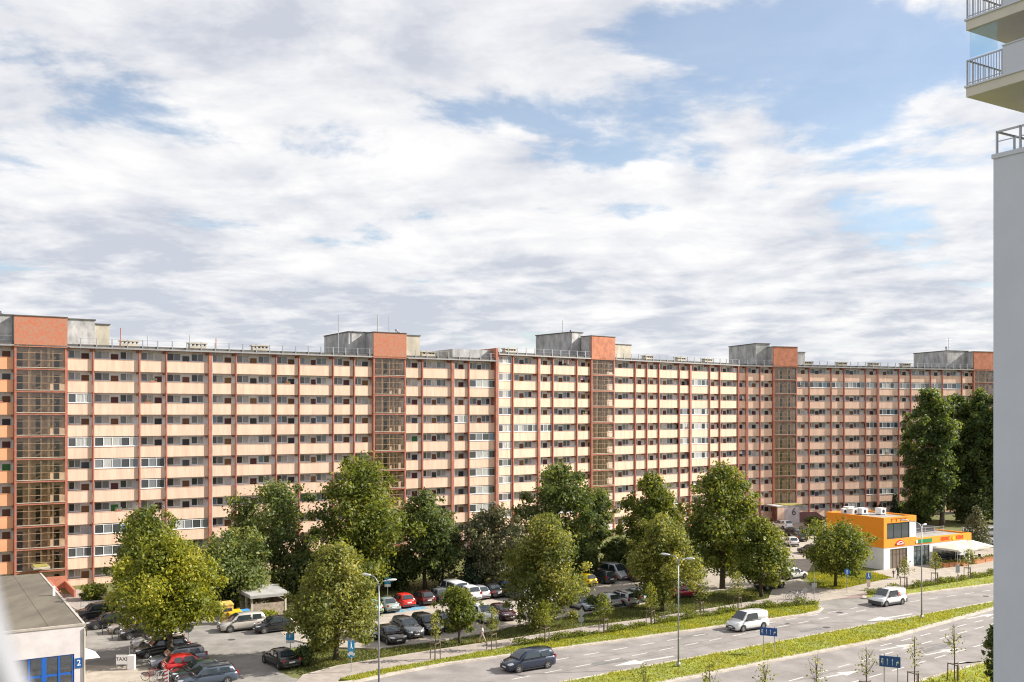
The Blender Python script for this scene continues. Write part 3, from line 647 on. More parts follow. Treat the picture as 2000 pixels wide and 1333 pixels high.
b = MB(); b.box(-.06, UW, -.06, .3, 3.02, 4.15); b.box(-.06, w0, -.06, .3, 4.15, 6.35); b.box(-.06, UW, -.06, .3, 6.35, 7.15); b.box(-.06, .3, .3, DP+.06, 3.02, 7.15); b.box(.3, UW, DP-.3, DP+.06, 3.02, 7.15)
b.box(UW-.3, UW, .3, DP-.3, 3.9, 7.15); b.box(UW, TW+.06, -.06, .25, 3.02, 3.92); b.box(TW-.9, TW+.06, -.06, .25, 2.2, 3.02); b.box(TW-.19, TW+.06, .25, DP, 3.02, 3.92); b.build('orange_cladding', M_ORANGE, ob)
b = MB(); b.box(w1, UW-.01, -.03, .3, 4.15, 6.35); b.build('corner_pier', M_WHITE, ob)
b = MB(); b.box(.3, UW-.3, .3, DP-.3, 6.85, 6.95, 0); b.box(UW, TW-.2, .25, DP-.35, 3.6, 3.72, 0); b.build('roof', M_GREYR, ob)
wf = MB(); 
for k in range(4): x = w0+(w1-w0)*k/3; wf.box(x-.04, x+.04, .02, .12, 4.15, 6.35)
wf.box(w0, w1, .02, .12, 4.15, 4.22); wf.box(w0, w1, .02, .12, 6.28, 6.35); wf = wf.build('window', mat('graphite_frame', (.05,.05,.055), .5), ob)
for k in range(3): b = MB(); b.box(w0+(w1-w0)*k/3+.05, w0+(w1-w0)*(k+1)/3-.05, .06, .07, 4.23, 6.27); b.build('pane', M_TGL, wf)
b = MB()
for k in range(6): x = d0+(d1-d0)*k/5; b.box(x-.04, x+.04, .08, .2, 0, 2.75)
b.box(d0, d1, .08, .2, 1.95, 2.05); df = b.build('shop_door', mat('bronze_frame', (.12,.08,.055), .5), ob)
for k in range(5): b = MB(); b.box(d0+(d1-d0)*k/5+.05, d0+(d1-d0)*(k+1)/5-.05, .12, .13, .05, 1.94); b.box(d0+(d1-d0)*k/5+.05, d0+(d1-d0)*(k+1)/5-.05, .12, .13, 2.06, 2.74); b.build('pane', mat('bronze_glass', (.16,.125,.10), .12, spec=.8), df)
b = MB()
for k in range(5): x = e0+(e1-e0)*k/4; b.box(x-.04, x+.04, .08, .2, 0, 2.85)
b.box(e0, e1, .08, .2, 2.1, 2.2); ef = b.build('entrance', mat('graphite_frame', (.05,.05,.055), .5), ob)
for k in range(4): b = MB(); b.box(e0+(e1-e0)*k/4+.05, e0+(e1-e0)*(k+1)/4-.05, .12, .13, .05, 2.84); b.build('pane', mat('entrance_glass', (.12,.15,.15), .08, spec=.9, var=.7, scale=1.6, col2=(.02,.05,.05)), ef)
x0, x1 = ox(1822), ox(1870); b = MB(); b.box(x0, x1, -.02, .2, .4, 2.5); b.build('cafe_window', M_TGL, ob)
M_SRED = mat('red_sign_letters', (.55,.02,.015), .4); M_SGRN = mat('green_sign', (.0,.22,.07), .4)
b = MB(); b.box(ox(1792.5), ox(1819), -.14, -.062, 3.2, 3.72); gs = b.build('green_sign', M_SGRN, ob)
b = MB(); b.cyl(((ox(1788)+ox(1791))/2, -.1, 3.45), (0,1,0), .24, .08, 14); b.build('round_logo', M_FRAMEW, gs)
for t, a, c in (('KEBABIC', 1834, 1857), ('KEBAB', 1865, 1882)): lettering(t, .78, M_SRED, ob, ((ox(a)+ox(c))/2, -.10, 3.45), 0, sx=(ox(c)-ox(a))/(len(t)*.56))
b = MB(); b.cyl(((ox(1859)+ox(1863))/2, -.1, 3.45), (0,1,0), .3, .08, 12); b.build('sun_logo', mat('amber_logo', (.9,.45,.01), .4), ob)
pts = [(0,0),(1.9,0),(1.9,.25),(1.5,.55),(.95,.72),(.4,.55),(0,.25)]; b = MB(); xb = ox(1748)
b.loft([[(xb+p[0], y, 3.22+p[1]) for p in pts] for y in (-.14, -.062)]); rs = b.build('arched_sign', M_SRED, ob)
b = MB(); b.tube([(xb+.2,-.16,3.4),(xb+.6,-.16,3.62),(xb+.95,-.16,3.7),(xb+1.3,-.16,3.62),(xb+1.7,-.16,3.4)], .05, 5); b.box(xb+.25, xb+1.65, -.17, -.145, 3.32, 3.42); b.build('sign_lettering', M_FRAMEW, rs)
b = MB()
for k in range(4): b.box(ox(1741)+k*.95, ox(1741)+k*.95+.05, -.12, -.06, 6.5, 6.95)
b.box(ox(1740), ox(1771), -.12, -.06, 6.92, 6.97); b.build('letter_frame', mat('rust_letters', (.45,.10,.01), .6), ob)
for (x, y, w, d, h) in ((1.6,6.6,1.2,1.1,.75), (2.9,6.0,1.3,1.1,.8), (3.0,8.4,1.2,.9,.8), (5.2,4.6,1.1,1.0,.8), (1.0,7.6,.7,.45,.7)):
    b = MB(); b.box(x-w/2, x+w/2, y-d/2, y+d/2, 7.05, 7.05+h, 0); b.box(x-w/2-.05, x+w/2+.05, y-d/2-.05, y+d/2+.05, 7.05+h, 7.1+h, 0); b.box(x-w/2+.1, x+w/2-.1, y-d/2+.1, y+d/2-.1, 6.95, 7.05, 1)
    b.cyl((x, y-d/2-.01, 7.05+h/2), (0,1,0), h*.33, .02, 14, 1)
    o = b.build('rooftop_unit', [M_FRAMEW, M_DARK], None, ob.matrix_basis @ Vector((0,0,0)) if False else (oc.x, oc.y, 0), UA)
    tag(o, 'white boxy air handling unit on the orange building roof', 'air conditioner', 'rooftop units on the orange building')
b = MB()
for k in range(6): x = UW+.6+k*2.1; b.box(x-.04, x+.04, 3.5, 3.58, 3.72, 4.7)
b.box(UW+.4, UW+11.4, 3.52, 3.56, 4.62, 4.68); b.box(UW+.4, UW+11.4, 3.52, 3.56, 4.2, 4.24); b.build('terrace_rail', M_STEEL, ob)
b = MB(); b.box(UW+1.2, UW+11.5, 5.2, 8.8, 3.72, 4.5); b.build('rooflight', mat('dark_rooflight', (.06,.06,.07), .3), ob)
# ------------------------------------------------------------------ white tower on the right
M_TOW = mat('tower_render', (.58,.60,.70), .85, var=.05, scale=.3, bump=.05)
M_SOFF = mat('balcony_soffit', (.62,.585,.53), .9, var=.08, scale=.5)
tc0 = Vector((21.76, 45.0, 0)); tow = empty('tower_block', tc0, UA); tag(tow, 'tall pale grey tower block with projecting railed balconies', 'building')
b = MB(); b.box(0, 22, -30, 0, 0, 32.85, 0); b.box(-.06, 22, -30, .06, 32.85, 33.05, 0); b.box(4.5, 22, -30, -3.5, 33.05, 48, 0); b.build('wall', M_TOW, tow)
def py_y(px, x):  # local y where the photo column meets the plane local x
    P = tc0+U*x; r = ((px-1000)/F, 1.0); return -(P.x*r[1]-P.y*r[0])/(V.x*r[1]-V.y*r[0])
for zz in (35.55, 38.55, 41.55):
    b = MB(); b.box(-1.3, 5, -14, .48, zz, zz+.42, 0); b.box(-1.36, 5, -14, .54, zz+.42, zz+.5, 1); b.build('balcony_slab', [M_SOFF, M_TOW], tow)
    y1 = py_y(1958, -1.3); b = MB(); b.box(-1.3, -1.1, -14, y1, zz+.5, zz+1.75, 0); b.box(-1.34, -1.06, -14, y1+.02, zz+1.75, zz+1.8, 0); b.build('balcony_parapet', M_TOW, tow)
    b = MB()
    for k in range(14): y = y1+.05+(.40-y1)*k/13; b.box(-1.27, -1.245, y-.012, y+.012, zz+.52, zz+1.6) if k % 13 else b.box(-1.28, -1.22, y-.03, y+.03, zz+.5, zz+1.66)
    b.box(-1.28, -1.22, y1, .44, zz+1.6, zz+1.66); b.box(-1.27, -1.24, y1, .44, zz+.6, zz+.64)
    for k in range(1, 12): x = -1.25+k*.4; b.box(x-.012, x+.012, .41, .435, zz+.52, zz+1.6)
    b.box(-1.28, 4, .40, .45, zz+1.6, zz+1.66); b.build('railing', M_STEEL, tow)
    b = MB(); b.box(-1.2, -1.19, y1+.3, .36, zz+1.75, zz+2.98); b.build('glass_screen', glassmat('balcony_glass', (.80,.90,.93), .95), tow)
b = MB()
for y in (-.1, -1.2, -2.4, -3.4): b.box(.08, .16, y-.04, y+.04, 33.05, 34.1)
for x in (1.4, 2.8): b.box(x, x+.08, -.14, -.06, 33.05, 34.1)
b.box(.08, .16, -4, -.06, 34.02, 34.1); b.box(.16, 4, -.14, -.06, 34.02, 34.1); b.box(.10, .14, -4, -.06, 33.6, 33.64); b.build('terrace_railing', M_STEEL, tow)
b = MB(); b.box(.12, .13, -3.2, -1.6, 34.1, 36.0); b.build('glass_screen', glassmat('balcony_glass', (.80,.90,.93), .95), tow)
# ------------------------------------------------------------------ the viewer's own balcony rail, close to the lens
def near(px, py, d): return Vector(((px-1000)/F*d, d, CH-(py-HZ)/F*d))
b = MB(); dd = .5; b.tube([near(-78, 1010, dd), near(-58, 1150, dd), near(-30, 1260, dd), near(10, 1360, dd), near(70, 1480, dd), near(150, 1600, dd)], 47/F*dd, 14)
tag(b.build('balcony_rail', mat('rail_white', (.22,.225,.25), .6), smooth=True), 'curved white balcony rail, out of focus, close in front of the viewpoint', 'railing')
# ------------------------------------------------------------------ trees
M_BARK = mat('bark', (.085,.062,.045), .95, var=.4, scale=3, bump=.5, stretch=(3, 3, .6))
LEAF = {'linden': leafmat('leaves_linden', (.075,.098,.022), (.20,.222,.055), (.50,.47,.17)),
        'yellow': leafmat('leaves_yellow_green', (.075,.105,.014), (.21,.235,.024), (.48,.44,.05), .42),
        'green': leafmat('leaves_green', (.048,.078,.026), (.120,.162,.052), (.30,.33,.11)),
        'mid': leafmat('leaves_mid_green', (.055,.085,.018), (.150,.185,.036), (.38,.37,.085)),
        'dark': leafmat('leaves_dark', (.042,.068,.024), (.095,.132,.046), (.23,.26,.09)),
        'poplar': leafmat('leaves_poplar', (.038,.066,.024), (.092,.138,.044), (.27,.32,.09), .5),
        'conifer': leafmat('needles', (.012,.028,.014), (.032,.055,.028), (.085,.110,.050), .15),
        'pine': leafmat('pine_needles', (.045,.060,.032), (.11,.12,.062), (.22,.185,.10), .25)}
def crown_lobes(kind, w, z0, z1, r):
    """lobe centres and radii filling the crown volume"""
    n = {'round': 58, 'ovoid': 62, 'poplar': 84, 'loose': 40, 'cone': 40}[kind]; out = []
    h = z1-z0; asym = r.uniform(.08, .20); ps = r.uniform(0, 6)
    for i in range(n):
        t = (i+.5)/n
        if kind == 'cone':
            rad = (1-t)**.9*w/2; ph = r.uniform(0, 6.28); out.append((math.cos(ph)*rad*.65, math.sin(ph)*rad*.65, z0+h*t*.97, .10*w+.26*rad)); continue
        if kind == 'poplar': prof = min(1, (t/.22)**.6)*min(1, ((1-t)/.26)**.55)
        elif kind == 'ovoid': prof = math.sin(math.pi*min(1, (t*.90+.09))**.82)**.55
        else: prof = math.sin(math.pi*(t*.84+.09))**.5
        ph = i*2.399963+r.uniform(-.5, .5); rr = math.sqrt(r.uniform(.08, 1))*.82
        lr = w*r.uniform(.105, .215)*(1.0 if kind != 'loose' else .9)*(.75+.25*prof)
        rad = max(0, prof*w/2-lr*.55)*rr*1.18
        rad *= 1+asym*math.sin(ph*2+ps)+.5*asym*math.sin(ph*3+t*7+ps)
        if kind != 'poplar' and r.random() < .16: continue
        if r.random() < .30: rad = prof*w/2*r.uniform(.92, 1.14); lr = w*r.uniform(.045, .085)
        out.append((math.cos(ph)*rad, math.sin(ph)*rad, z0+lr*.5+(h-lr*1.2)*t+r.uniform(-.04, .04)*h, lr))
    return out
def make_crown(kind, w, z0, z1, n, size, m, seed):
    r = random.Random(seed); g = np.random.default_rng(seed); L = np.array(crown_lobes(kind, w, z0, z1, r))
    wt = L[:,3]**2; k = g.choice(len(L), n, p=wt/wt.sum()); c = L[k,:3]; lr = L[k,3]
    d = g.normal(size=(n,3)); d /= np.linalg.norm(d, axis=1)[:,None]
    rad = lr*np.where(g.random(n) < .75, g.uniform(.72, 1.08, n), g.uniform(.2, .75, n))
    # ragged clump outline: twigs stick out of the lobe here and there
    tw = np.sin(d[:,0]*7+k*1.7)*np.sin(d[:,1]*6+k*2.3)*np.sin(d[:,2]*7+k*.9); rad *= 1+.42*np.clip(tw*2.0, -.8, 1)
    p = c+d*rad[:,None]*np.array([1, 1, .85]); p += g.normal(0, size*.35, (n,3))
    nn = d*.75+g.normal(size=(n,3))*.62+np.array([0, 0, .28]); nn /= np.linalg.norm(nn, axis=1)[:,None]
    a = np.cross(nn, g.normal(size=(n,3))); a /= np.linalg.norm(a, axis=1)[:,None]; b = np.cross(nn, a)
    s = size*g.uniform(.55, 1.25, n)[:,None]; v = np.zeros((n,4,3))
    v[:,0] = p-a*s*.62; v[:,1] = p-b*s*.36; v[:,2] = p+a*s*.62; v[:,3] = p+b*s*.36
    lobe_tone = g.normal(0, .13, len(L))[k]
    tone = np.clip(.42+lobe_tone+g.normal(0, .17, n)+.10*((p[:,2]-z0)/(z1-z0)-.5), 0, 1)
    return mesh_np('crown', v.reshape(-1,3), n, 4, m, tone), L
def make_trunk(h0, h, w, L, rad, seed, nl=9):
    r = random.Random(seed); b = MB(); lean = (r.uniform(-.2, .2), r.uniform(-.2, .2)); top = (lean[0]*2, lean[1]*2, h*.82)
    b.tube([(0, 0, -.1), (lean[0]*.2, lean[1]*.2, h0*.5), (lean[0], lean[1], h0), (lean[0]*1.5, lean[1]*1.5, h*.55), top], [rad*1.25, rad, rad*.88, rad*.55, rad*.12], 8)
    for i in sorted(range(len(L)), key=lambda k: -L[k][3])[:nl]:
        e = L[i]; zs = h0+(h*.75-h0)*r.uniform(.0, .6); zs = min(zs, max(h0*.9, e[2]-.3)); s = (lean[0]*1.1, lean[1]*1.1, zs)
        b.tube([s, (s[0]*.5+e[0]*.5, s[1]*.5+e[1]*.5, zs+(e[2]-zs)*.6), (e[0], e[1], e[2])], [rad*.42, rad*.26, rad*.07], 5)
    return b.mesh('trunk', M_BARK, True)
def tree(name, label, base, top_y, w_px, kind, leaf, seed, n=13000, size=.34, low=.22, rad=None, off=0.0, group=None, cat='tree'):
    p = G(*base); sc = (base[1]-HZ)/CH; h = (base[1]-top_y)/sc; w = w_px/sc; z0 = h*low
    t = empty(name, (p.x, p.y, 0)); w *= 1.08; n = int(n*1.25); size *= .88
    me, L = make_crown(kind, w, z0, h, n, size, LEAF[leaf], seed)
    add('trunk', make_trunk(max(z0*1.05, h*.12), h, w, L, rad or .017*h+.06, seed), t)
    o = add('crown', me, t); o.location.x = off/sc; tag(t, label, cat, group)
    return t
SG = 'trees between the parking lot and the footpath'
tree('deciduous_tree', 'bright yellow-green tree growing among the cars beside the taxi sign', (333,1284), 1046, 190, 'ovoid', 'yellow', 1, 24000, .30, .25, off=-4)
tree('deciduous_tree', 'olive-green tree behind the bright yellow-green tree, close to the stair tower', (285,1205), 985, 150, 'ovoid', 'mid', 2, 12000, .36, .12, off=5)
tree('deciduous_tree', 'dense dark green bushy tree behind the recycling bins', (458,1188), 1030, 150, 'round', 'green', 3, 12000, .36, .06)
tree('deciduous_tree', 'airy dark green tree in front of the galleries behind the waste shelter', (535,1160), 935, 165, 'loose', 'green', 4, 11000, .38, .22)
tree('linden_tree', 'olive linden with pale seed bracts beside the double-armed lamp', (656,1290), 1060, 168, 'ovoid', 'linden', 5, 24000, .28, .13, group=SG)
tree('deciduous_tree', 'tallest broad green tree behind the blue parking sign', (705,1165), 890, 188, 'ovoid', 'mid', 6, 17000, .42, .10, off=-2)
tree('deciduous_tree', 'slim mid-green tree leaning on the tallest tree, behind the red hatchback', (830,1150), 958, 132, 'ovoid', 'green', 7, 11000, .38, .10)
tree('pine_tree', 'grey-green bushy pine behind the white van in the parking lot', (866,1146), 1018, 82, 'round', 'pine', 8, 7000, .32, .08)
tree('deciduous_tree', 'small round street tree on the lawn before the parked white van', (897,1257), 1142, 80, 'round', 'mid', 9, 5000, .30, .22, .11, group=SG)
tree('pine_tree', 'rusty-brown topped pine near the party wall of the galleries', (962,1150), 990, 122, 'loose', 'pine', 10, 9000, .36, .12)
tree('spruce_tree', 'dark narrow spruce between the pines and the blue car', (925,1150), 1060, 62, 'cone', 'conifer', 11, 4500, .30, .05)
tree('linden_tree', 'large olive linden with pale bracts hiding the middle of the parking lot', (1064,1226), 1004, 148, 'ovoid', 'linden', 12, 24000, .28, .06, group=SG)
tree('deciduous_tree', 'tall dark green tree behind the large olive linden', (1090,1135), 897, 142, 'ovoid', 'green', 13, 15000, .42, .12)
tree('deciduous_tree', 'loose dark tree with bare lower trunk behind the silver van', (1166,1118), 955, 82, 'loose', 'dark', 14, 8000, .38, .22)
tree('linden_tree', 'linden with pale yellow bracts behind the tall median lamp', (1294,1194), 1008, 138, 'ovoid', 'linden', 15, 21000, .29, .14, group=SG)
tree('deciduous_tree', 'green tree rising behind the linden by the median lamp', (1272,1132), 922, 112, 'ovoid', 'mid', 16, 12000, .40, .14)
tree('deciduous_tree', 'tall full-crowned green tree beside the dark red parked car', (1411,1150), 898, 152, 'ovoid', 'mid', 17, 17000, .40, .14, group=SG)
tree('deciduous_tree', 'mid-green tree on the lawn corner beside the parked bicycles', (1487,1166), 1012, 108, 'ovoid', 'mid', 18, 11000, .34, .18, group=SG)
tree('deciduous_tree', 'spreading tree on the grass beside the orange building', (1632,1145), 1018, 138, 'round', 'mid', 19, 13000, .34, .20)
PG = 'tall poplars behind the orange building'
tree('poplar_tree', 'tall dark poplar behind the terrace rail of the orange building', (1840,1028), 764, 92, 'poplar', 'poplar', 20, 20000, .60, .10, .5, off=-26, group=PG)
tree('poplar_tree', 'tall dark poplar with forked trunk, second from the orange building', (1872,1016), 772, 86, 'poplar', 'poplar', 21, 16000, .62, .10, .5, off=-4, group=PG)
tree('poplar_tree', 'tall dark poplar standing against the tower block edge', (1908,1020), 766, 94, 'poplar', 'poplar', 22, 18000, .62, .06, .5, off=6, group=PG)
tree('poplar_tree', 'tall dark poplar half hidden behind the tower block', (1965,1022), 770, 96, 'poplar', 'poplar', 23, 14000, .62, .06, .5, group=PG)
tree('deciduous_tree', 'small sparse yellowish tree at the end of the cafe building', (1906,1075), 990, 56, 'cone', 'pine', 24, 2600, .34, .2)
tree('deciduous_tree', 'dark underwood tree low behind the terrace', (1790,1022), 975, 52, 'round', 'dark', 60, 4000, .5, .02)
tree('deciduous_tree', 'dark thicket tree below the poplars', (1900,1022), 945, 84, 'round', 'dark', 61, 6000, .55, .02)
tree('spruce_tree', 'small dark spruce beside the rooftop units, close to the galleries', (1713,1010), 964, 20, 'cone', 'conifer', 25, 1500, .36, .02)
tree('spruce_tree', 'slender dark spruce standing between two leafy bushes', (1748,1010), 964, 19, 'cone', 'conifer', 26, 1500, .36, .02)
tree('thuja_tree', 'leafy bright bush at the foot of the far galleries', (1733,1006), 988, 24, 'round', 'yellow', 27, 900, .34, .02, cat='bush')
tree('deciduous_bush', 'large green bush between the slender spruce and the poplars', (1768,1010), 982, 34, 'round', 'green', 28, 1500, .36, .02, cat='bush')
tree('deciduous_bush', 'rounded green bush beside the ramp of the glazed stair tower', (180,1172), 1140, 46, 'round', 'mid', 29, 2200, .28, .0, cat='bush')
tree('deciduous_bush', 'dark green bush beside the far ramp wall', (1590,1030), 1008, 34, 'round', 'green', 30, 1500, .3, .0, cat='bush')
tree('deciduous_bush', 'yellow flowering bush in front of the waste shelter', (520,1215), 1192, 46, 'round', 'yellow', 31, 1500, .25, .0, cat='bush')
tree('deciduous_bush', 'autumn-yellow bush under the linden by the double-armed lamp', (630,1270), 1246, 52, 'round', 'yellow', 32, 1600, .25, .0, cat='bush')
tree('deciduous_bush', 'dark green bush beside the parked black saloon', (592,1300), 1262, 36, 'round', 'dark', 33, 1500, .25, .0, cat='bush')
tree('deciduous_bush', 'dark green bush between two parked silver cars', (1158,1192), 1162, 34, 'round', 'dark', 34, 1500, .25, .0, cat='bush')
tree('deciduous_bush', 'dark shrub climbing at the corner of the tower block', (1945,1340), 1215, 40, 'poplar', 'dark', 35, 2600, .24, .0, cat='bush')
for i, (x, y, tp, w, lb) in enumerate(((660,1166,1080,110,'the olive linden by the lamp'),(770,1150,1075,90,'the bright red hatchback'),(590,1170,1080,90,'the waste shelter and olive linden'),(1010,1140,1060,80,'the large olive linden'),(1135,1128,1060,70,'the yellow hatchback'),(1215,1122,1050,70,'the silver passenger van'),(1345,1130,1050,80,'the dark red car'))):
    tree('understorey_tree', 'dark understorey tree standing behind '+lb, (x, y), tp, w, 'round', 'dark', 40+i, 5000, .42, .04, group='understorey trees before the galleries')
# saplings tied to wooden stakes
M_STAKE = mat('stake_timber', (.16,.12,.085), .9, var=.3, scale=4)
def sapling(base, top_y, w_px, leaf, n, label, group, seed, staked=True, size=.17):
    p = G(*base); sc = (base[1]-HZ)/CH; h = (base[1]-top_y)/sc; w = w_px/sc; r = random.Random(seed)
    t = empty('young_tree', (p.x, p.y, .1)); me, L = make_crown('ovoid', w, h*.42, h, n, size, LEAF[leaf], seed); add('crown', me, t)
    b = MB(); b.tube([(0,0,-.1), (.02,0,h*.5), (0,.03,h*.95)], [.05, .04, .012], 6)
    for i in range(18):
        e = L[r.randrange(len(L))]; z = min(h*r.uniform(.40, .75), e[2]); b.tube([(0, 0, z), (e[0]*.6, e[1]*.6, (z+e[2])/2+.1), (e[0]*1.05, e[1]*1.05, e[2]+.15)], [.018, .012, .005], 4)
    add('trunk', b.mesh('trunk', M_BARK), t); tag(t, label, 'young tree', group)
    if staked:
        s = empty('stake_frame', (p.x, p.y, .1), UA)
        for k in range(3):
            a = k*2.094; b = MB(); b.tube([(math.cos(a)*.5, math.sin(a)*.5, -.1), (math.cos(a)*.48, math.sin(a)*.48, 1.45)], .045, 6); add('stake', b.mesh('stake', M_STAKE), s)
            a2 = a+2.094; b = MB(); b.tube([(math.cos(a)*.5, math.sin(a)*.5, 1.38), (math.cos(a2)*.5, math.sin(a2)*.5, 1.38)], .035, 5); add('rail', b.mesh('rail', M_STAKE), s)
        tag(s, 'wooden stakes bracing '+label, 'tree stakes', 'stake frames along the road')
GS = 'staked young trees along the footpath'
for i, (bx, ty, w, lf, n, d) in enumerate((((850,1290),1196,30,'linden',420,'the young tree beside the blue footpath sign'), ((960,1271),1186,34,'linden',480,'the young tree beside the walking person'),
    ((1064,1258),1175,42,'yellow',620,'the young tree in front of the large olive linden'), ((1179,1240),1160,44,'mid',560,'the young tree in front of the silver estate car'),
    ((1271,1222),1138,34,'yellow',480,'the slim bright young tree before the linden by the lamp'), ((1367,1204),1125,40,'linden',520,'the young tree before the dark red car'),
    ((1441,1194),1116,34,'linden',520,'the young tree before the tall full-crowned tree'), ((1767,1152),1088,30,'linden',420,'the young tree in front of the bronze shop door'),
    ((1827,1143),1080,30,'linden',420,'the young tree in front of the glass entrance'), ((1891,1132),1070,30,'mid',460,'the young tree in front of the parasols'))):
    sapling(bx, ty, w, lf, n, d.replace('the ', '', 1), GS, 100+i)
GN = 'thin young trees on the near verge'
for i, (bx, ty, w, n) in enumerate((((1864,1334),1222,40,150), ((1786,1352),1242,40,120), ((1692,1372),1262,44,120), ((1594,1392),1280,44,110), ((1494,1412),1296,46,260), ((1386,1425),1296,46,330), ((1256,1442),1300,48,330))):
    sapling(bx, ty, w, 'linden', n, 'thin sparse young tree on the near grass verge beside the road', GN, 130+i, i < 3, .15)
# low hedge plants along the verge
def hedge(pts, hgt, leaf, label, seed):
    P = px_pts(pts); g = np.random.default_rng(seed); n = 0; c = []
    for a, b2 in zip(P[:-1], P[1:]):
        k = int((b2-a).length*300)
        for t in g.random(k): c.append(tuple(a+(b2-a)*t))
    c = np.array(c); n = len(c); bump = .55+.45*np.sin(c[:,0]*2.3)*np.sin(c[:,0]*.9+1)
    p = c+np.stack([g.normal(0, .28, n), g.normal(0, .28, n), .1+g.random(n)**.7*hgt*bump], 1)
    nn = g.normal(size=(n,3))+np.array([0,0,.6]); nn /= np.linalg.norm(nn, axis=1)[:,None]; a = np.cross(nn, g.normal(size=(n,3))); a /= np.linalg.norm(a, axis=1)[:,None]; b = np.cross(nn, a); s = .14
    v = np.stack([p-a*s*.6, p-b*s*.4, p+a*s*.6, p+b*s*.4], 1)
    o = P[0]; v = v-np.array([o.x, o.y, 0]); tag(add('low_hedge', mesh_np('low_hedge', v.reshape(-1,3), n, 4, LEAF[leaf], np.clip(g.normal(.42, .2, n), 0, 1)), None, (o.x, o.y, 0)), label, 'hedge', 'low hedges along the verge')
hedge([(1005,1264),(1165,1240)], .7, 'mid', 'low hedge between the two young trees before the large linden', 1)
hedge([(1190,1238),(1262,1224)], .75, 'mid', 'short low hedge left of the slim bright young tree along the footpath', 2)
hedge([(1280,1221),(1360,1208)], .95, 'mid', 'thick low hedge behind the tall median lamp', 3)
hedge([(1376,1206),(1436,1196)], .8, 'mid', 'low hedge before the tall full-crowned tree', 4)
hedge([(1450,1194),(1590,1182)], .9, 'mid', 'long low hedge beside the driveway corner', 5)
hedge([(1695,1164),(1760,1154)], .95, 'mid', 'low brownish hedge behind the van with red lettering', 6)
hedge([(1775,1152),(1822,1144),(1885,1134)], .9, 'mid', 'low hedge in front of the glass entrance', 7)
hedge([(1896,1132),(1960,1121)], .9, 'mid', 'low hedge beyond the parasols', 8)
# ------------------------------------------------------------------ vehicles
M_TYRE = mat('tyre_rubber', (.02,.02,.02), .85); M_RIM = mat('alloy_rim', (.45,.45,.46), .35, .8); M_CGL = mat('car_glass', (.025,.035,.042), .04, spec=1.0)
M_TRIM = mat('black_trim', (.025,.025,.027), .6); M_HEAD = mat('headlamp', (.65,.68,.72), .1, spec=.9); M_TAIL = mat('tail_lamp', (.32,.012,.012), .2)
M_PLATE = mat('plate_white', (.7,.7,.7), .5)
def paint(c): return mat('paint_%02d_%02d_%02d' % tuple(int(x*99) for x in c), c, .3, .25 if max(c) < .6 else .0, coat=.8)
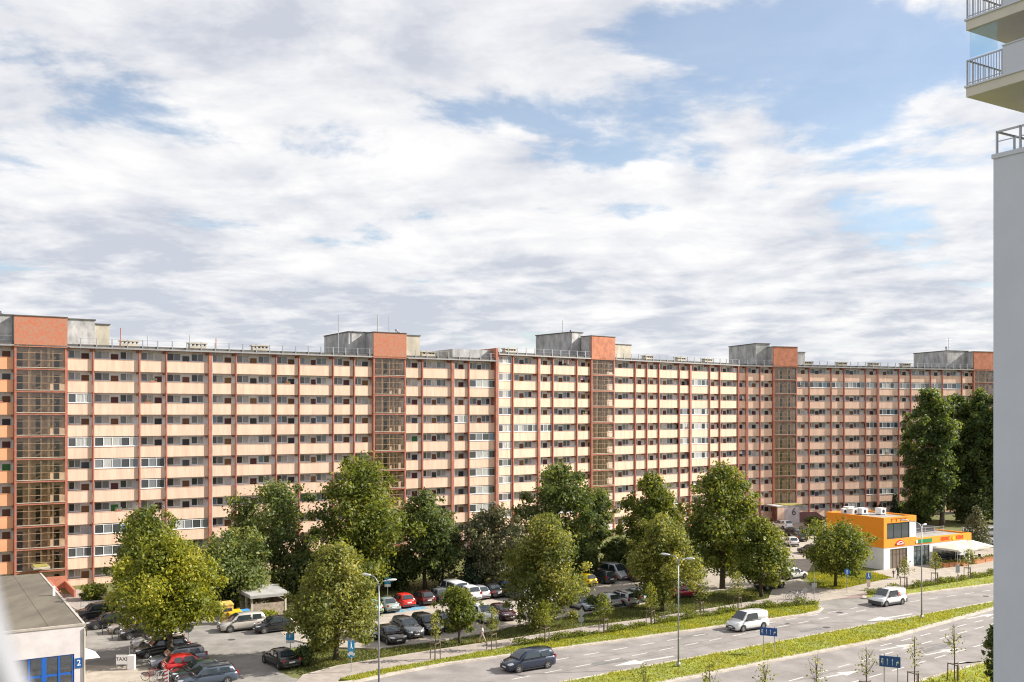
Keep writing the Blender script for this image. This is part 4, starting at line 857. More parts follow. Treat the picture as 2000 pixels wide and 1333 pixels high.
# kind: length, width, height, belt, hood z, tail z, windscreen base/top, roof rear, rear glass base (fractions from the nose)
KIND = {'hatch': (3.95,1.72,1.48,.92,.82,.93,.27,.45,.86,.965), 'saloon': (4.55,1.78,1.43,.92,.80,.98,.29,.44,.72,.84), 'estate': (4.6,1.8,1.50,.94,.84,.95,.28,.43,.91,.975),
        'mpv': (4.6,1.85,1.66,1.02,.92,1.02,.21,.41,.92,.98), 'suv': (4.4,1.84,1.66,1.06,1.0,1.05,.26,.42,.90,.97), 'van': (4.4,1.82,1.84,1.06,.98,1.06,.20,.38,.965,.99), 'bigvan': (4.95,1.92,1.96,1.12,1.02,1.12,.15,.32,.965,.99)}
CARS = {}
def car_proto(kind):
    L, W, Hh, belt, hood, tail, a, b_, c, d = KIND[kind]; hw = W/2; X = lambda t: L/2-L*t
    def sec(x, zl, zt, w, tz=.88): return [(x, -w*.86, zl), (x, -w, zl+.16), (x, -w, zl+(zt-zl)*.62), (x, -w*.965, zt-.05), (x, -w*tz, zt), (x, w*tz, zt), (x, w*.965, zt-.05), (x, w, zl+(zt-zl)*.62), (x, w, zl+.16), (x, w*.86, zl)]
    m = MB(); st = [(0, .30, .58, .74), (.012, .22, .66, .84), (.05, .2, hood-.12, .93), (.12, .2, hood-.04, .98), (a-.01, .2, hood+.06, 1), (a+.06, .2, belt, 1), (.55, .2, belt+.01, 1), (min(c, .93), .2, belt+.02, 1), (d, .22, tail, .965), (.99, .26, tail-.06, .92), (1, .34, tail-.28, .86)]
    m.loft([sec(X(t), zl, zt, hw*w) for t, zl, zt, w in st])
    rz = Hh; ht = hw*.76 if kind not in ('van', 'bigvan') else hw*.86
    def gs(x, z, w, wt): return [(x, -w, belt-.04), (x, -w*.5-wt*.5, (belt+z)/2), (x, -wt, z-.07), (x, -wt*.8, z), (x, 0, z+.02), (x, wt*.8, z), (x, wt, z-.07), (x, w*.5+wt*.5, (belt+z)/2), (x, w, belt-.04)]
    wb = hw*.93
    m.loft([gs(X(a), belt+.02, wb*.92, wb*.9), gs(X((a+b_)/2), (belt+rz)/2+.05, wb*.98, (ht+wb)/2*.95), gs(X(b_), rz-.05, wb, ht), gs(X((b_+c)/2-.03), rz, wb, ht*1.01), gs(X(c), rz-.06, wb, ht*.97), gs(X((c+d)/2+.002), (belt+rz)/2-.02, wb*.97, (ht+wb)/2*.93), gs(X(d), belt+.02, wb*.93, wb*.88)])
    P = {'body': m.mesh('body', M_TRIM, True)}
    def q(pts, off=.02): b2 = MB(); b2.poly(pts); return b2
    def lerp(p, r, t): return tuple(p[i]+(r[i]-p[i])*t for i in range(3))
    # screens: follow the two-facet slope
    def screen(t0, tm, t1, z0, zm, z1, w0, wm, w1, sgn):
        b2 = MB(); o = .03*sgn; zz = .022
        b2.loft([[(X(t)+o, -w, z+zz), (X(t)+o, 0, z+zz+.012), (X(t)+o, w, z+zz)] for t, z, w in ((t0, z0, w0), (tm, zm, wm), (t1, z1, w1))], closed=False); return b2.mesh('screen', M_CGL)
    P['windscreen'] = screen(a+.012, (a+b_)/2, b_-.008, belt+.07, (belt+rz)/2+.06, rz-.045, wb*.84, (ht+wb)/2*.80, ht*.80, 1)
    P['rear_window'] = screen(c+.006, (c+d)/2+.002, d-.004, rz-.07, (belt+rz)/2, belt+.10, ht*.76, (ht+wb)/2*.77, wb*.78, -1) if kind not in ('van',) else None
    sw = []; spans = [(b_-.10 if b_ < .42 else b_-.09, .5*(b_+c)-.015), (.5*(b_+c)+.012, c-.045 if kind != 'saloon' else c+.0)]
    if kind in ('van',): spans = spans[:1]
    if kind == 'bigvan': spans = [(b_-.09, .50), (.53, .90)]
    for (t0, t1) in spans:
        for s in (-1, 1):
            b2 = MB(); tt = t0+.075 if t0 < b_ else t0+.004; zb, zt2 = belt+.045, rz-.13
            def yy(z): 
                f = (z-belt)/(rz-.07-belt); return (wb*(1-f)+ht*f)+.012
            f0 = lambda t, z: (X(t), s*(yy(z)), z)
            zc = (zb+zt2)/2
            b2.poly([f0(t0, zb), f0(t1, zb), f0(t1-.004, zc), f0(t1-.014, zt2), f0(tt, zt2), f0((t0+tt)/2, zc)] if s > 0 else [f0(t1, zb), f0(t0, zb), f0((t0+tt)/2, zc), f0(tt, zt2), f0(t1-.014, zt2), f0(t1-.004, zc)])
            sw.append(b2.mesh('side_window', M_CGL))
    P['side'] = sw
    wr = .31 if kind in ('hatch', 'saloon', 'estate') else .335; axf, axr = L*.5-L*.19, -L*.5+L*.19
    t = MB(); n = 20
    for k in range(n):
        a0, a1 = 2*math.pi*k/n, 2*math.pi*(k+1)/n
        prof = [(wr*.62, .10), (wr*.97, .10), (wr, .06), (wr, -.06), (wr*.97, -.10), (wr*.62, -.10)]
        for (r0, y0), (r1, y1) in zip(prof[:-1], prof[1:]): t.quad((r0*math.cos(a0), y0, r0*math.sin(a0)), (r0*math.cos(a1), y0, r0*math.sin(a1)), (r1*math.cos(a1), y1, r1*math.sin(a1)), (r1*math.cos(a0), y1, r1*math.sin(a0)))
    P['tyre'] = t.mesh('wheel', M_TYRE, True)
    t = MB(); t.cyl((0,0,0), (0,1,0), wr*.63, .10, 16, 1)
    for k in range(5):
        aa = 2*math.pi*k/5
        for s in (-1, 1): t.poly([(wr*r0*math.cos(aa+e), s*.085, wr*r0*math.sin(aa+e)) for r0, e in ((.08, -1), (.6, -.2), (.6, .2), (.08, 1))], 0)
    t.tube([(0,-.08,0),(0,.08,0)], wr*.14, 10, 0)
    for s in (-1, 1): t.loft([[(wr*rr*math.cos(2*math.pi*k/20), s*.088, wr*rr*math.sin(2*math.pi*k/20)) for k in range(20)] for rr in (.56, .66)], 0, True, False)
    P['rim'] = t.mesh('rim', [M_RIM, M_TRIM]); P['axles'] = [(axf, s*(hw-.065), wr) for s in (-1, 1)]+[(axr, s*(hw-.065), wr) for s in (-1, 1)]
    t = MB()
    for ax in (axf, axr):
        for s in (-1, 1): t.cyl((ax, s*(hw-.075), wr+.02), (0,1,0), wr*1.17, .16, 20)
    t.box(L*.5-.10, L*.5+.025, -hw*.70, hw*.70, .30, .50); t.box(L*.5-.05, L*.5+.012, -hw*.42, hw*.42, .53, .62); t.box(-L*.5-.015, -L*.5+.10, -hw*.82, hw*.82, .32, .46)
    t.box(axr+wr*1.2, axf-wr*1.2, -hw-.008, hw+.008, .19, .27); t.box(axr+.2, axf-.2, -hw-.006, hw+.006, belt-.045, belt-.02); P['trim'] = t.mesh('trim', M_TRIM)
    t = MB(); t.poly([(L*.5-.03,hw*.45,.64),(L*.5-.10,hw*.86,.66),(L*.5-.42,hw*.985,.74),(L*.5-.30,hw*.90,hood-.02),(L*.5-.12,hw*.5,.76)]); 
    t2 = MB(); t2.poly([(x, -y, z) for x, y, z in t.v]); 
    for tt in (t, t2): tt.v = [(x+.035, y*1.012, z+.012) for x, y, z in tt.v]
    P['head'] = [t.mesh('headlight', M_HEAD), t2.mesh('headlight', M_HEAD)]
    P['tail'] = []
    for s in (-1, 1): t = MB(); z1 = tail+.12 if kind in ('mpv','van','estate','bigvan') else tail; t.box(-L*.5-.006, -L*.5+.14, s*hw*.70 if s > 0 else -hw*.93, s*hw*.93 if s > 0 else -hw*.70, tail-.24, z1-.05); P['tail'].append(t.mesh('tail_light', M_TAIL))
    t = MB(); t.box(L*.5+.02, L*.5+.035, -.26, .26, .40, .51); P['plf'] = t.mesh('number_plate', M_PLATE)
    t = MB(); t.box(-L*.5-.035, -L*.5-.01, -.26, .26, .60, .71); P['plr'] = t.mesh('number_plate', M_PLATE)
    P['mir'] = []
    for s in (-1, 1): t = MB(); t.box(X(a+.085)-.06, X(a+.085)+.08, s*(hw+.0) if s > 0 else -hw-.17, s*(hw+.17) if s > 0 else -hw, belt+.0, belt+.14); P['mir'].append(t.mesh('mirror', M_TRIM))
    t = MB()
    for s in (-1, 1): t.box(X(c-.02), X(b_+.05), s*ht*.86-.025, s*ht*.86+.025, rz-.02, rz+.06)
    P['rails'] = t.mesh('roof_rails', M_TRIM)
    return P
def car(kind, col, px, heading, label, name='parked_car', cat='car', group=None, z=.02, two_tone=False, rails=False):
    if kind not in CARS: CARS[kind] = car_proto(kind)
    P = CARS[kind]; p = G(*px); rz = UA+R(heading); c = empty(name, (p.x, p.y, z), rz); m = paint(col)
    o = add('body', P['body'], c); o.material_slots[0].link = 'OBJECT'; o.material_slots[0].material = m
    add('windscreen', P['windscreen'], c)
    if P['rear_window']: add('rear_window', P['rear_window'], c)
    for s in P['side']: add('side_window', s, c)
    for ax in P['axles']: w = add('wheel', P['tyre'], c, ax); add('rim', P['rim'], w)
    add('trim', P['trim'], c)
    for h in P['head']: add('headlight', h, c)
    for h in P['tail']: add('tail_light', h, c)
    add('number_plate', P['plf'], c); add('number_plate', P['plr'], c)
    for h in P['mir']: add('mirror', h, c)
    if rails: add('roof_rails', P['rails'], c)
    return tag(c, label, cat, group)
BLK, WHT, SIL, GRY, DGR, RED, BLU, NAV = (.012,.012,.014), (.72,.72,.72), (.42,.43,.45), (.16,.165,.18), (.045,.048,.055), (.48,.018,.015), (.015,.03,.26), (.02,.03,.06)
G1, G2, G3, G4 = 'vehicles driving on the road', 'cars parked in the yard by the shop', 'cars in the parking lot', 'cars parked by the far galleries'
car('mpv', NAV, (1031,1306), 180, 'dark blue-black people carrier with alloy wheels driving on the road', 'passenger_car', 'car', G1, 0)
v1 = car('van', WHT, (1459,1229), 180, 'plain white delivery van driving past the blue lane sign', 'delivery_van', 'van', G1, 0)
v2 = car('van', WHT, (1734,1181), 180, 'white van with red lettering and dark bumpers driving on the road', 'delivery_van', 'van', G1, 0)
b = MB(); b.box(1.6, 2.24, -.86, .86, .24, .62); b.box(-2.23, -1.6, -.9, .9, .24, .66); b.box(-1.0, 1.0, -.925, .925, .22, .42); add('bumper', b.mesh('bumper', mat('grey_plastic', (.06,.06,.065), .7)), v2)
l = lettering('LECH', .5, mat('red_vinyl', (.5,.03,.05), .5), v2, (-.80, .885, 1.15), 0); l.rotation_euler = (0, R(-90), R(90)) if False else (R(90), R(90), R(180))
# yard by the shop, nose towards the shop
for i, (k, c, p, h, lab) in enumerate((
    ('suv', BLK, (188,1209), 180, 'black car parked closest to the pavement railing by the shop'), ('saloon', BLK, (214,1225), 180, 'black saloon with bright alloy wheels beside the beige hatchback'),
    ('hatch', (.36,.31,.27), (252,1234), 180, 'beige hatchback parked between two black cars'), ('hatch', BLK, (276,1245), 180, 'small black hatchback beside the beige hatchback'),
    ('saloon', (.62,.58,.55), (308,1262), 178, 'pale silver car behind the tree trunk, partly under leaves'), ('estate', BLK, (316,1279), 180, 'black estate car beside the tree trunk'),
    ('estate', (.23,.25,.29), (347,1299), 180, 'blue-grey estate car with roof rails behind the red hatchback'), ('hatch', RED, (367,1311), 0, 'bright red hatchback between two dark cars near the bicycles'),
    ('saloon', (.02,.035,.03), (390,1324), 180, 'black-green saloon beside the red hatchback'), ('estate', (.06,.08,.115), (403,1338), 180, 'steel blue estate car at the end of the yard row'),
    ('hatch', (.12,.04,.14), (402,1196), 100, 'purple car half hidden by the yellow-green tree'))):
    car(k, c, p, h, lab, group=G2, rails=(i in (5, 6, 9)))
car('mpv', (.50,.46,.42), (473,1230), 180, 'tall beige-silver compact car with dark roof by the recycling bins', group=G2)
car('hatch', BLK, (535,1233), 180, 'black hatchback half under the linden, behind the tall compact car', group=G2)
car('saloon', BLK, (548,1299), 96, 'black saloon parked alone on the lane below the blue parking sign', group=G2)
# parking lot: far row with tails to the aisle, near row with noses to the lawn
for k, c, p, h, lab in (
    ('hatch', (.30,.46,.36), (722,1197), 90, 'mint green car mostly hidden by the olive linden'), ('saloon', (.30,.36,.34), (753,1192), 90, 'grey-green saloon beside the bright red hatchback of the far row'),
    ('hatch', (.62,.02,.012), (785,1184), 90, 'bright red hatchback in the far row of the parking lot'), ('hatch', (.06,.012,.014), (824,1179), 90, 'dark burgundy hatchback right beside the bright red hatchback'),
    ('saloon', (.20,.20,.22), (857,1173), 90, 'grey saloon between the burgundy hatchback and the white van'), ('bigvan', WHT, (884,1166), 90, 'white van in the far row behind the small round tree'),
    ('mpv', WHT, (910,1170), 90, 'white people carrier beside the white van'), ('hatch', SIL, (931,1168), 90, 'silver hatchback beside the white people carrier'),
    ('saloon', (.035,.03,.035), (957,1164), 90, 'dark saloon between the silver and the blue hatchback'), ('hatch', BLU, (988,1160), 90, 'royal blue hatchback at the end of the far row'),
    ('hatch', (.05,.08,.14), (1004,1168), 90, 'dark blue car at the edge of the large olive linden'),
    ('hatch', (.75,.55,.01), (1140,1143), 90, 'bright yellow hatchback beside the dark estate with roof bars'), ('estate', (.03,.035,.045), (1174,1137), 90, 'dark estate car with roof bars between the yellow hatchback and silver van'),
    ('bigvan', (.50,.50,.52), (1200,1130), -90, 'silver passenger van facing the aisle'), ('saloon', (.14,.05,.04), (1232,1133), 90, 'brown-red saloon beside the silver passenger van'),
    ('saloon', (.025,.018,.016), (760,1252), -90, 'black-brown saloon in the near row beside the lamp'), ('suv', (.10,.105,.115), (795,1241), -90, 'dark grey crossover with pale windscreen in the near row'),
    ('suv', BLK, (833,1234), -90, 'black crossover behind the young tree in the near row'), ('hatch', (.06,.065,.08), (872,1229), -90, 'dark hatchback hidden behind the small round tree'),
    ('mpv', WHT, (940,1212), -90, 'white people carrier in the near row behind a young tree'), ('saloon', (.07,.012,.014), (979,1207), -90, 'dark red saloon in the near row beside the large linden'),
    ('hatch', (.34,.37,.42), (1137,1190), -90, 'silver-blue car beside the bush in the near row'), ('hatch', SIL, (1183,1184), 90, 'silver hatchback beside the silver estate in the near row'),
    ('estate', (.40,.39,.38), (1214,1180), 90, 'silver estate car with red lamps in the near row'), ('hatch', (.22,.26,.32), (1240,1174), 90, 'grey-blue hatchback right of the silver estate by the linden'),
    ('hatch', (.30,.015,.03), (1336,1166), 170, 'dark red car behind the linden with yellow bracts'), ('saloon', (.62,.62,.60), (710,1244), -90, 'white car behind the olive linden in the near row')):
    car(k, c, p, h, lab, group=G3, z=.03, rails=(k == 'estate'))
for k, c, p, h, lab in (
    ('suv', WHT, (1528,1033), 80, 'white crossover reversing bay below the number six mural'), ('saloon', BLK, (1547,1048), 90, 'black saloon among the cars below the number six mural'),
    ('saloon', (.05,.02,.02), (1570,1045), 60, 'dark maroon saloon beside the black saloon below the mural'), ('hatch', WHT, (1545,1066), 60, 'white hatchback at the end of the row below the mural'),
    ('estate', DGR, (1560,1056), 60, 'dark grey estate between the white hatchback and maroon saloon'), ('saloon', SIL, (1598,1046), 120, 'silver saloon at the edge of the spreading tree'),
    ('hatch', GRY, (1583,1082), 100, 'grey car hidden under the spreading tree'), ('hatch', (.65,.65,.66), (1549,1130), 0, 'white hatchback standing at the lot exit beside the lawn corner'),
    ('hatch', BLK, (1503,1150), 0, 'black car under the mid-green corner tree'), ('saloon', (.40,.45,.50), (1918,1068), 120, 'silver-blue saloon behind the parasols'),
    ('mpv', WHT, (1936,1048), 120, 'white people carrier parked under the poplars')):
    car(k, c, p, h, lab, group=G4, z=.03)
# ------------------------------------------------------------------ street furniture
M_POLE = mat('lamp_pole_steel', (.30,.31,.33), .45, .6); M_LAMPH = mat('lamp_head', (.55,.56,.58), .4, .3); M_SBLUE = mat('sign_blue', (.012,.14,.46), .4); M_SBACK = mat('sign_back', (.36,.37,.38), .5, .4)
M_SWHITE = mat('sign_white', (.75,.75,.75), .45)
def lamp(base, h, label, arms):
    p = G(*base); t = empty('street_lamp', (p.x, p.y, .12)); b = MB(); b.tube([(0,0,-.1),(0,0,h*.5),(0,0,h)], [.075, .06, .042], 10); b.tube([(0,0,-.05),(0,0,.35)], .16, 10); add('pole', b.mesh('pole', M_POLE, True), t)
    for dx, dy, dz in arms:
        b = MB(); b.tube([(0,0,h-.6),(dx*.12,dy*.12,h+dz*.35),(dx*.45,dy*.45,h+dz*.8),(dx,dy,h+dz)], .04, 6); add('arm', b.mesh('arm', M_POLE, True), t)
        d = Vector((dx, dy, 0)).normalized(); n = Vector((-d.y, d.x, 0)); e = Vector((dx, dy, h+dz)); b = MB(); rings = []
        for q, w, hh in ((-.1,.05,.04),(.1,.13,.08),(.4,.16,.10),(.62,.12,.07),(.72,.04,.03)):
            cc = e+d*q+Vector((0,0,.05*q)); rings.append([cc+n*w*math.cos(k*math.pi/5)+Vector((0,0,hh*math.sin(k*math.pi/5))) for k in range(10)])
        b.loft(rings); add('lamp_head', b.mesh('lamp_head', M_LAMPH, True), t)
    return tag(t, label, 'street lamp', 'street lamps along the road')
lamp((740,1345), 7.9, 'tall double-armed grey street lamp beside the olive linden', ((-.75,.3,.75),(.65,.2,.35)))
lamp((1325,1305), 9.0, 'double-headed grey street lamp on the median grass', ((-.75,.4,.35),(.6,-.2,.1)))
lamp((1800,1211), 9.6, 'slim dark street lamp on the median before the orange building', ((-1.1,.9,.5),(.3,.3,.1)))
def pole_sign(base, top_y, boards, label, face=None, cat='sign', pm=None):
    """boards: (shape, half width m, half height m, centre height m, material, glyph)"""
    p = G(*base); sc = (base[1]-HZ)/CH; h = (base[1]-top_y)/sc; t = empty('road_sign', (p.x, p.y, .05), UA-R(28) if face is None else R(face))
    b = MB(); b.tube([(0,0,-.1),(0,0,h)], .035, 8); add('post', b.mesh('post', pm or M_STEEL), t)
    for sh, hw, hh, z, m, gl in boards:
        n = {'rect': 4, 'tri': 3, 'round': 22}[sh]; pts = [(-hw,-hh),(hw,-hh),(hw,hh),(-hw,hh)] if n == 4 else [(-hw,hh),(hw,hh),(0,-hh)] if n == 3 else [(hw*math.cos(2*math.pi*k/22), hh*math.sin(2*math.pi*k/22)) for k in range(22)]
        b = MB(); b.loft([[(x, y, z+q) for x, q in pts] for y in (-.065, -.045)]); o = add('sign_board', b.mesh('sign_board', m), t)
        if gl:
            if gl == 'arrow': g = MB(); g.poly([(-.05,-.068,z-.3),(.05,-.068,z-.3),(.05,-.068,z+.05),(.14,-.068,z+.05),(0,-.068,z+.28),(-.14,-.068,z+.05),(-.05,-.068,z+.05)]); add('arrow', g.mesh('arrow', M_SWHITE), o)
            elif gl == 'walk': g = MB(); g.tube([(0,-.07,z+.02),(0,-.07,z+.22)], .05, 6); g.tube([(0,-.07,z+.02),(-.1,-.07,z-.22)], .035, 6); g.tube([(0,-.07,z+.02),(.1,-.07,z-.22)], .035, 6); g.cyl((0,-.07,z+.3), (0,1,0), .06, .01, 10); add('pictogram', g.mesh('pictogram', M_SWHITE), o)
            elif gl == 'car': g = MB(); g.box(-.3,.3,-.07,-.066,z-.02,z+.12); g.box(-.18,.16,-.07,-.066,z+.12,z+.24); g.cyl((-.17,-.07,z-.04),(0,1,0),.07,.01,10); g.cyl((.17,-.07,z-.04),(0,1,0),.07,.01,10); add('pictogram', g.mesh('pictogram', M_SWHITE), o)
            else: lettering(gl, hh*1.5, M_SWHITE, o, (0, -.07, z), 0)
    return tag(t, label, cat)
LB = mat('sign_light_blue', (.03,.28,.55), .4)
pole_sign((567,1286), 1234, (('rect',.36,.30,1.85,LB,'P'),('rect',.36,.12,1.40,M_SWHITE,None)), 'blue square parking sign with white plate behind the black saloon')
pole_sign((686,1314), 1252, (('rect',.28,.42,2.15,LB,'walk'),('rect',.26,.22,1.45,LB,'car')), 'tall narrow blue sign with white figure on the footpath corner')
pole_sign((757,1170), 1130, (('rect',.36,.36,2.05,LB,'P'),('rect',.34,.14,1.5,M_SWHITE,None)), 'blue parking sign with white plate behind the grey-green saloon')
pole_sign((368,1275), 1220, (('round',.40,.40,2.15,M_SBACK,None),), 'grey back of a round sign on a pole in the yard')
pole_sign((1654,1160), 1112, (('round',.36,.36,2.55,M_SBLUE,'arrow'),), 'round blue arrow sign on a slim pole beside the spreading tree')
pole_sign((1696,1163), 1120, (('rect',.28,.38,2.25,M_SBLUE,'walk'),('rect',.20,.42,1.35,mat('plate_pink', (.75,.55,.55), .5, var=.4, scale=9),None)), 'blue and white sign with red-white plate at the driveway corner')
pole_sign((1590,1178), 1120, (('rect',.30,.26,1.95,M_SBACK,None),), 'grey sign back on a tall pole at the driveway grass tip')
pole_sign((1572,1190), 1146, (('tri',.36,.32,1.85,M_SBACK,None),), 'grey back of a give-way triangle beside the parked bicycles')
pole_sign((1135,1237), 1190, (('round',.32,.32,1.95,M_SBACK,None),('round',.30,.30,1.30,M_SBACK,None)), 'grey backs of two round signs on one pole by the footpath')
pole_sign((1870,1144), 1076, (('rect',.26,.5,2.05,M_SBACK,None),), 'grey back of a tall plate on a pole in front of the parasols')
def lane_sign(c, z, w, h, posts, label):
    p = G(*c); t = empty('lane_sign', (p.x, p.y, .12), R(-24)); 
    for x in posts: b = MB(); b.tube([(x,.06,-.1),(x,.06,z+h*.7)], .04, 8); add('post', b.mesh('post', M_STEEL), t)
    b = MB(); b.box(-w/2, w/2, -.03, .02, z-h/2, z+h/2); o = add('sign_board', b.mesh('sign_board', mat('motorway_blue', (.008,.06,.26), .4)), t)
    g = MB(); s = w/4.2; y = -.036
    def st(x): g.box(x-.035*s, x+.035*s, y, y+.004, z-h*.32, z+h*.12); g.poly([(x-.12*s,y,z+h*.12),(x+.12*s,y,z+h*.12),(x,y,z+h*.32)])
    x = -w*.36; g.box(x+.10*s, x+.18*s, y, y+.004, z-h*.32, z+h*.16); g.box(x-.14*s, x+.18*s, y, y+.004, z+h*.16, z+h*.26); g.box(x-.14*s, x-.07*s, y, y+.004, z-h*.0, z+h*.16); g.poly([(x-.24*s,y,z-h*.0),(x+.03*s,y,z-h*.0),(x-.105*s,y,z-h*.2)])
    st(-w*.12); st(w*.12); x = w*.35; g.box(x-.2*s, x-.12*s, y, y+.004, z-h*.32, z-h*.05); g.box(x-.2*s, x+.1*s, y, y+.004, z-h*.05, z+h*.04); g.poly([(x+.08*s,y,z-h*.17),(x+.08*s,y,z+h*.16),(x+.28*s,y,z)])
    add('lane_arrows', g.mesh('lane_arrows', M_SWHITE), o); return tag(t, label, 'sign', 'blue lane direction signs')
lane_sign((1501,1280), 1.95, 1.5, .72, (-.45, .5), 'blue lane arrow sign on two posts on the median grass')
lane_sign((1738,1362), 2.55, 1.5, .82, (-.40, .55), 'blue lane arrow sign on two posts on the near verge')
# taxi board, bollards, parasols, planters, waste shelter and bins
p = G(245, 1309); t = empty('taxi_board', (p.x, p.y, .03), UA-R(28)); b = MB(); b.box(-.75,.15,-.05,.05,.45,1.25); o = add('board', b.mesh('board', M_SWHITE), t); lettering('TAXI', .42, mat('taxi_black', (.03,.03,.03), .6), o, (-.3,-.06,.88), 0)
b = MB(); b.box(.2,.75,-.15,.3,0,1.2); add('cabinet', b.mesh('cabinet', M_SWHITE), t); b = MB(); b.tube([(.3,.1,1.2),(.3,.1,1.9)], .04, 6); b.tube([(-.7,0,0),(-.7,0,.5)], .03, 6); b.tube([(.1,0,0),(.1,0,.5)], .03, 6); add('post', b.mesh('post', M_STEEL), t); tag(t, 'white taxi rank board with grey cabinet on the yard edge', 'sign')
for i, q in enumerate(((169,1243),(200,1240),(219,1249),(232,1252))):
    p = G(*q); b = MB(); b.tube([(0,0,-.05),(0,0,.85),(0,0,.9)], [.05,.05,.02], 8); tag(b.build('bollard', mat('bollard_dark', (.07,.06,.05), .6), None, (p.x, p.y, .03)), 'thin dark bollard in front of the cars beside the shop', 'bollard', 'bollards by the shop')
M_CANV = mat('parasol_canvas', (.68,.63,.55), .85, var=.06, scale=2)
for q, lab in (((1866,1105), 'square cream parasol nearest the glass entrance'), ((1897,1099), 'square cream parasol at the far end of the cafe')):
    p = G(*q); t = empty('parasol', (p.x, p.y, .05), UA); b = MB(); b.tube([(0,0,0),(0,0,3.25)], .04, 8); add('pole', b.mesh('pole', M_STEEL), t)
    b = MB(); R2 = 2.1
    for k in range(4):
        a0 = math.pi/4+k*math.pi/2; a1 = a0+math.pi/2; e0 = (R2*1.414*math.cos(a0), R2*1.414*math.sin(a0)); e1 = (R2*1.414*math.cos(a1), R2*1.414*math.sin(a1))
        b.poly([(0,0,3.2),(*e0,2.45),((e0[0]+e1[0])/2*1.0,(e0[1]+e1[1])/2*1.0,2.52),(*e1,2.45)][:2]+[((e0[0]+e1[0])/2,(e0[1]+e1[1])/2,2.5)]); b.poly([(0,0,3.2),((e0[0]+e1[0])/2,(e0[1]+e1[1])/2,2.5),(*e1,2.45)])
        b.quad((*e0,2.45),(*e1,2.45),(*e1,2.25),(*e0,2.25))
    add('canopy', b.mesh('canopy', M_CANV), t); tag(t, lab, 'parasol', 'cafe parasols')
M_WOODO = mat('planter_timber', (.50,.22,.10), .8, var=.25, scale=3)
for i, q in enumerate(((1846,1109),(1857,1108),(1868,1107),(1884,1106),(1906,1102),(1916,1100),(1927,1098),(1937,1096))):
    p = G(*q); t = empty('planter', (p.x, p.y, .05), UA); b = MB(); b.box(-.6,.6,-.25,.25,.0,.62); b.box(-.64,.64,-.29,.29,.56,.64); add('box', b.mesh('box', M_WOODO), t)
    me, _ = make_crown('round', 1.0, .55, .95, 120, .16, LEAF['mid'], 300+i); add('plants', me, t); tag(t, 'orange-brown timber planter box along the cafe terrace', 'planter', 'planters around the cafe terrace')
M_FURN = mat('dark_furniture', (.03,.032,.035), .6)
for i, q in enumerate(((1843,1103),(1854,1100),(1862,1098),(1872,1099),(1880,1096),(1890,1100),(1905,1096))):
    p = G(*q); t = empty('cafe_table', (p.x, p.y, .05), UA+i*.3); b = MB(); b.box(-.4,.4,-.4,.4,.71,.75); add('tabletop', b.mesh('tabletop', M_FURN), t); b = MB(); b.tube([(0,0,0),(0,0,.71)], .04, 6); b.box(-.25,.25,-.25,.25,0,.03); add('leg', b.mesh('leg', M_FURN), t); tag(t, 'small dark square table under the parasols', 'table', 'cafe tables')
    for s in (-1, 1):
        cch = empty('cafe_chair', (p.x+s*.75*math.cos(UA), p.y+s*.75*math.sin(UA), .05), UA+(0 if s < 0 else math.pi)); b = MB(); b.box(-.22,.22,-.22,.22,.43,.47); add('seat', b.mesh('seat', M_FURN), cch); b = MB(); b.box(-.24,-.20,-.22,.22,.47,.9); add('backrest', b.mesh('backrest', M_FURN), cch)
        for lx in (-.2,.2):
            for ly in (-.2,.2): b = MB(); b.tube([(lx,ly,0),(lx,ly,.43)], .018, 5); add('leg', b.mesh('leg', M_FURN), cch)
        tag(cch, 'dark chair at a small table under the parasols', 'chair', 'cafe chairs')
# waste shelter: posts, brick infill, flat grey roof
p = G(492, 1208); t = empty('waste_shelter', (p.x, p.y, 0), UA); b = MB(); b.poly([(-.3,-.4,2.35),(4.0,-.4,2.35),(4.0,4.6,2.6),(-.3,4.6,2.6)]); b.box(-.3,4.0,-.42,-.36,2.1,2.4); b.box(-.34,-.28,-.4,4.6,2.15,2.5); add('roof', b.mesh('roof', mat('shelter_roof', (.34,.33,.32), .9, var=.2, scale=1)), t)
for x, y in ((0,0),(3.6,0),(0,4),(3.6,4),(0,2)): b = MB(); b.box(x-.1,x+.1,y-.1,y+.1,0,2.35); add('post', b.mesh('post', M_CONCW), t)
b = MB(); b.box(.12,3.48,-.06,.06,0,1.45); b.box(3.52,3.62,.12,3.9,0,1.6); b.box(.12,3.48,3.9,4.0,0,2.3); add('wall', b.mesh('wall', mat('shelter_brick', (.36,.29,.23), .9, var=.4, scale=3)), t); tag(t, 'open waste shelter with grey roof and low brick wall', 'shelter')
def bin_box(q, w, d, h, m, lab, slot):
    p = G(*q); t = empty('recycling_bin', (p.x, p.y, .02), UA); b = MB(); b.prism([(-w/2,-d/2),(w/2,-d/2),(w/2,d/2),(-w/2,d/2)], .05, h); add('body', b.mesh('body', m), t)
    b = MB(); b.poly([(-w/2-.04,-d/2-.04,h),(w/2+.04,-d/2-.04,h),(w/2+.04,d/2+.04,h+.18),(-w/2-.04,d/2+.04,h+.18)]); b.box(-w/2-.04,w/2+.04,-d/2-.05,-d/2+.0,h-.12,h+.0); add('lid', b.mesh('lid', m), t); b = MB(); b.box(-w/2+.15,w/2-.15,-d/2-.02,-d/2,h*slot,h*slot+.3); add('slot', b.mesh('slot', M_DARK), t); tag(t, lab, 'bin')
bin_box((442,1218), 1.15, 1.1, 2.0, mat('bin_ochre', (.55,.37,.09), .7, var=.35, scale=2.5), 'tall ochre clothes bank beside the yellow bin', .65)
bin_box((458,1218), 1.3, 1.1, 1.15, mat('bin_yellow', (.65,.38,.01), .5), 'yellow recycling bin between the clothes bank and blue bin', .45)
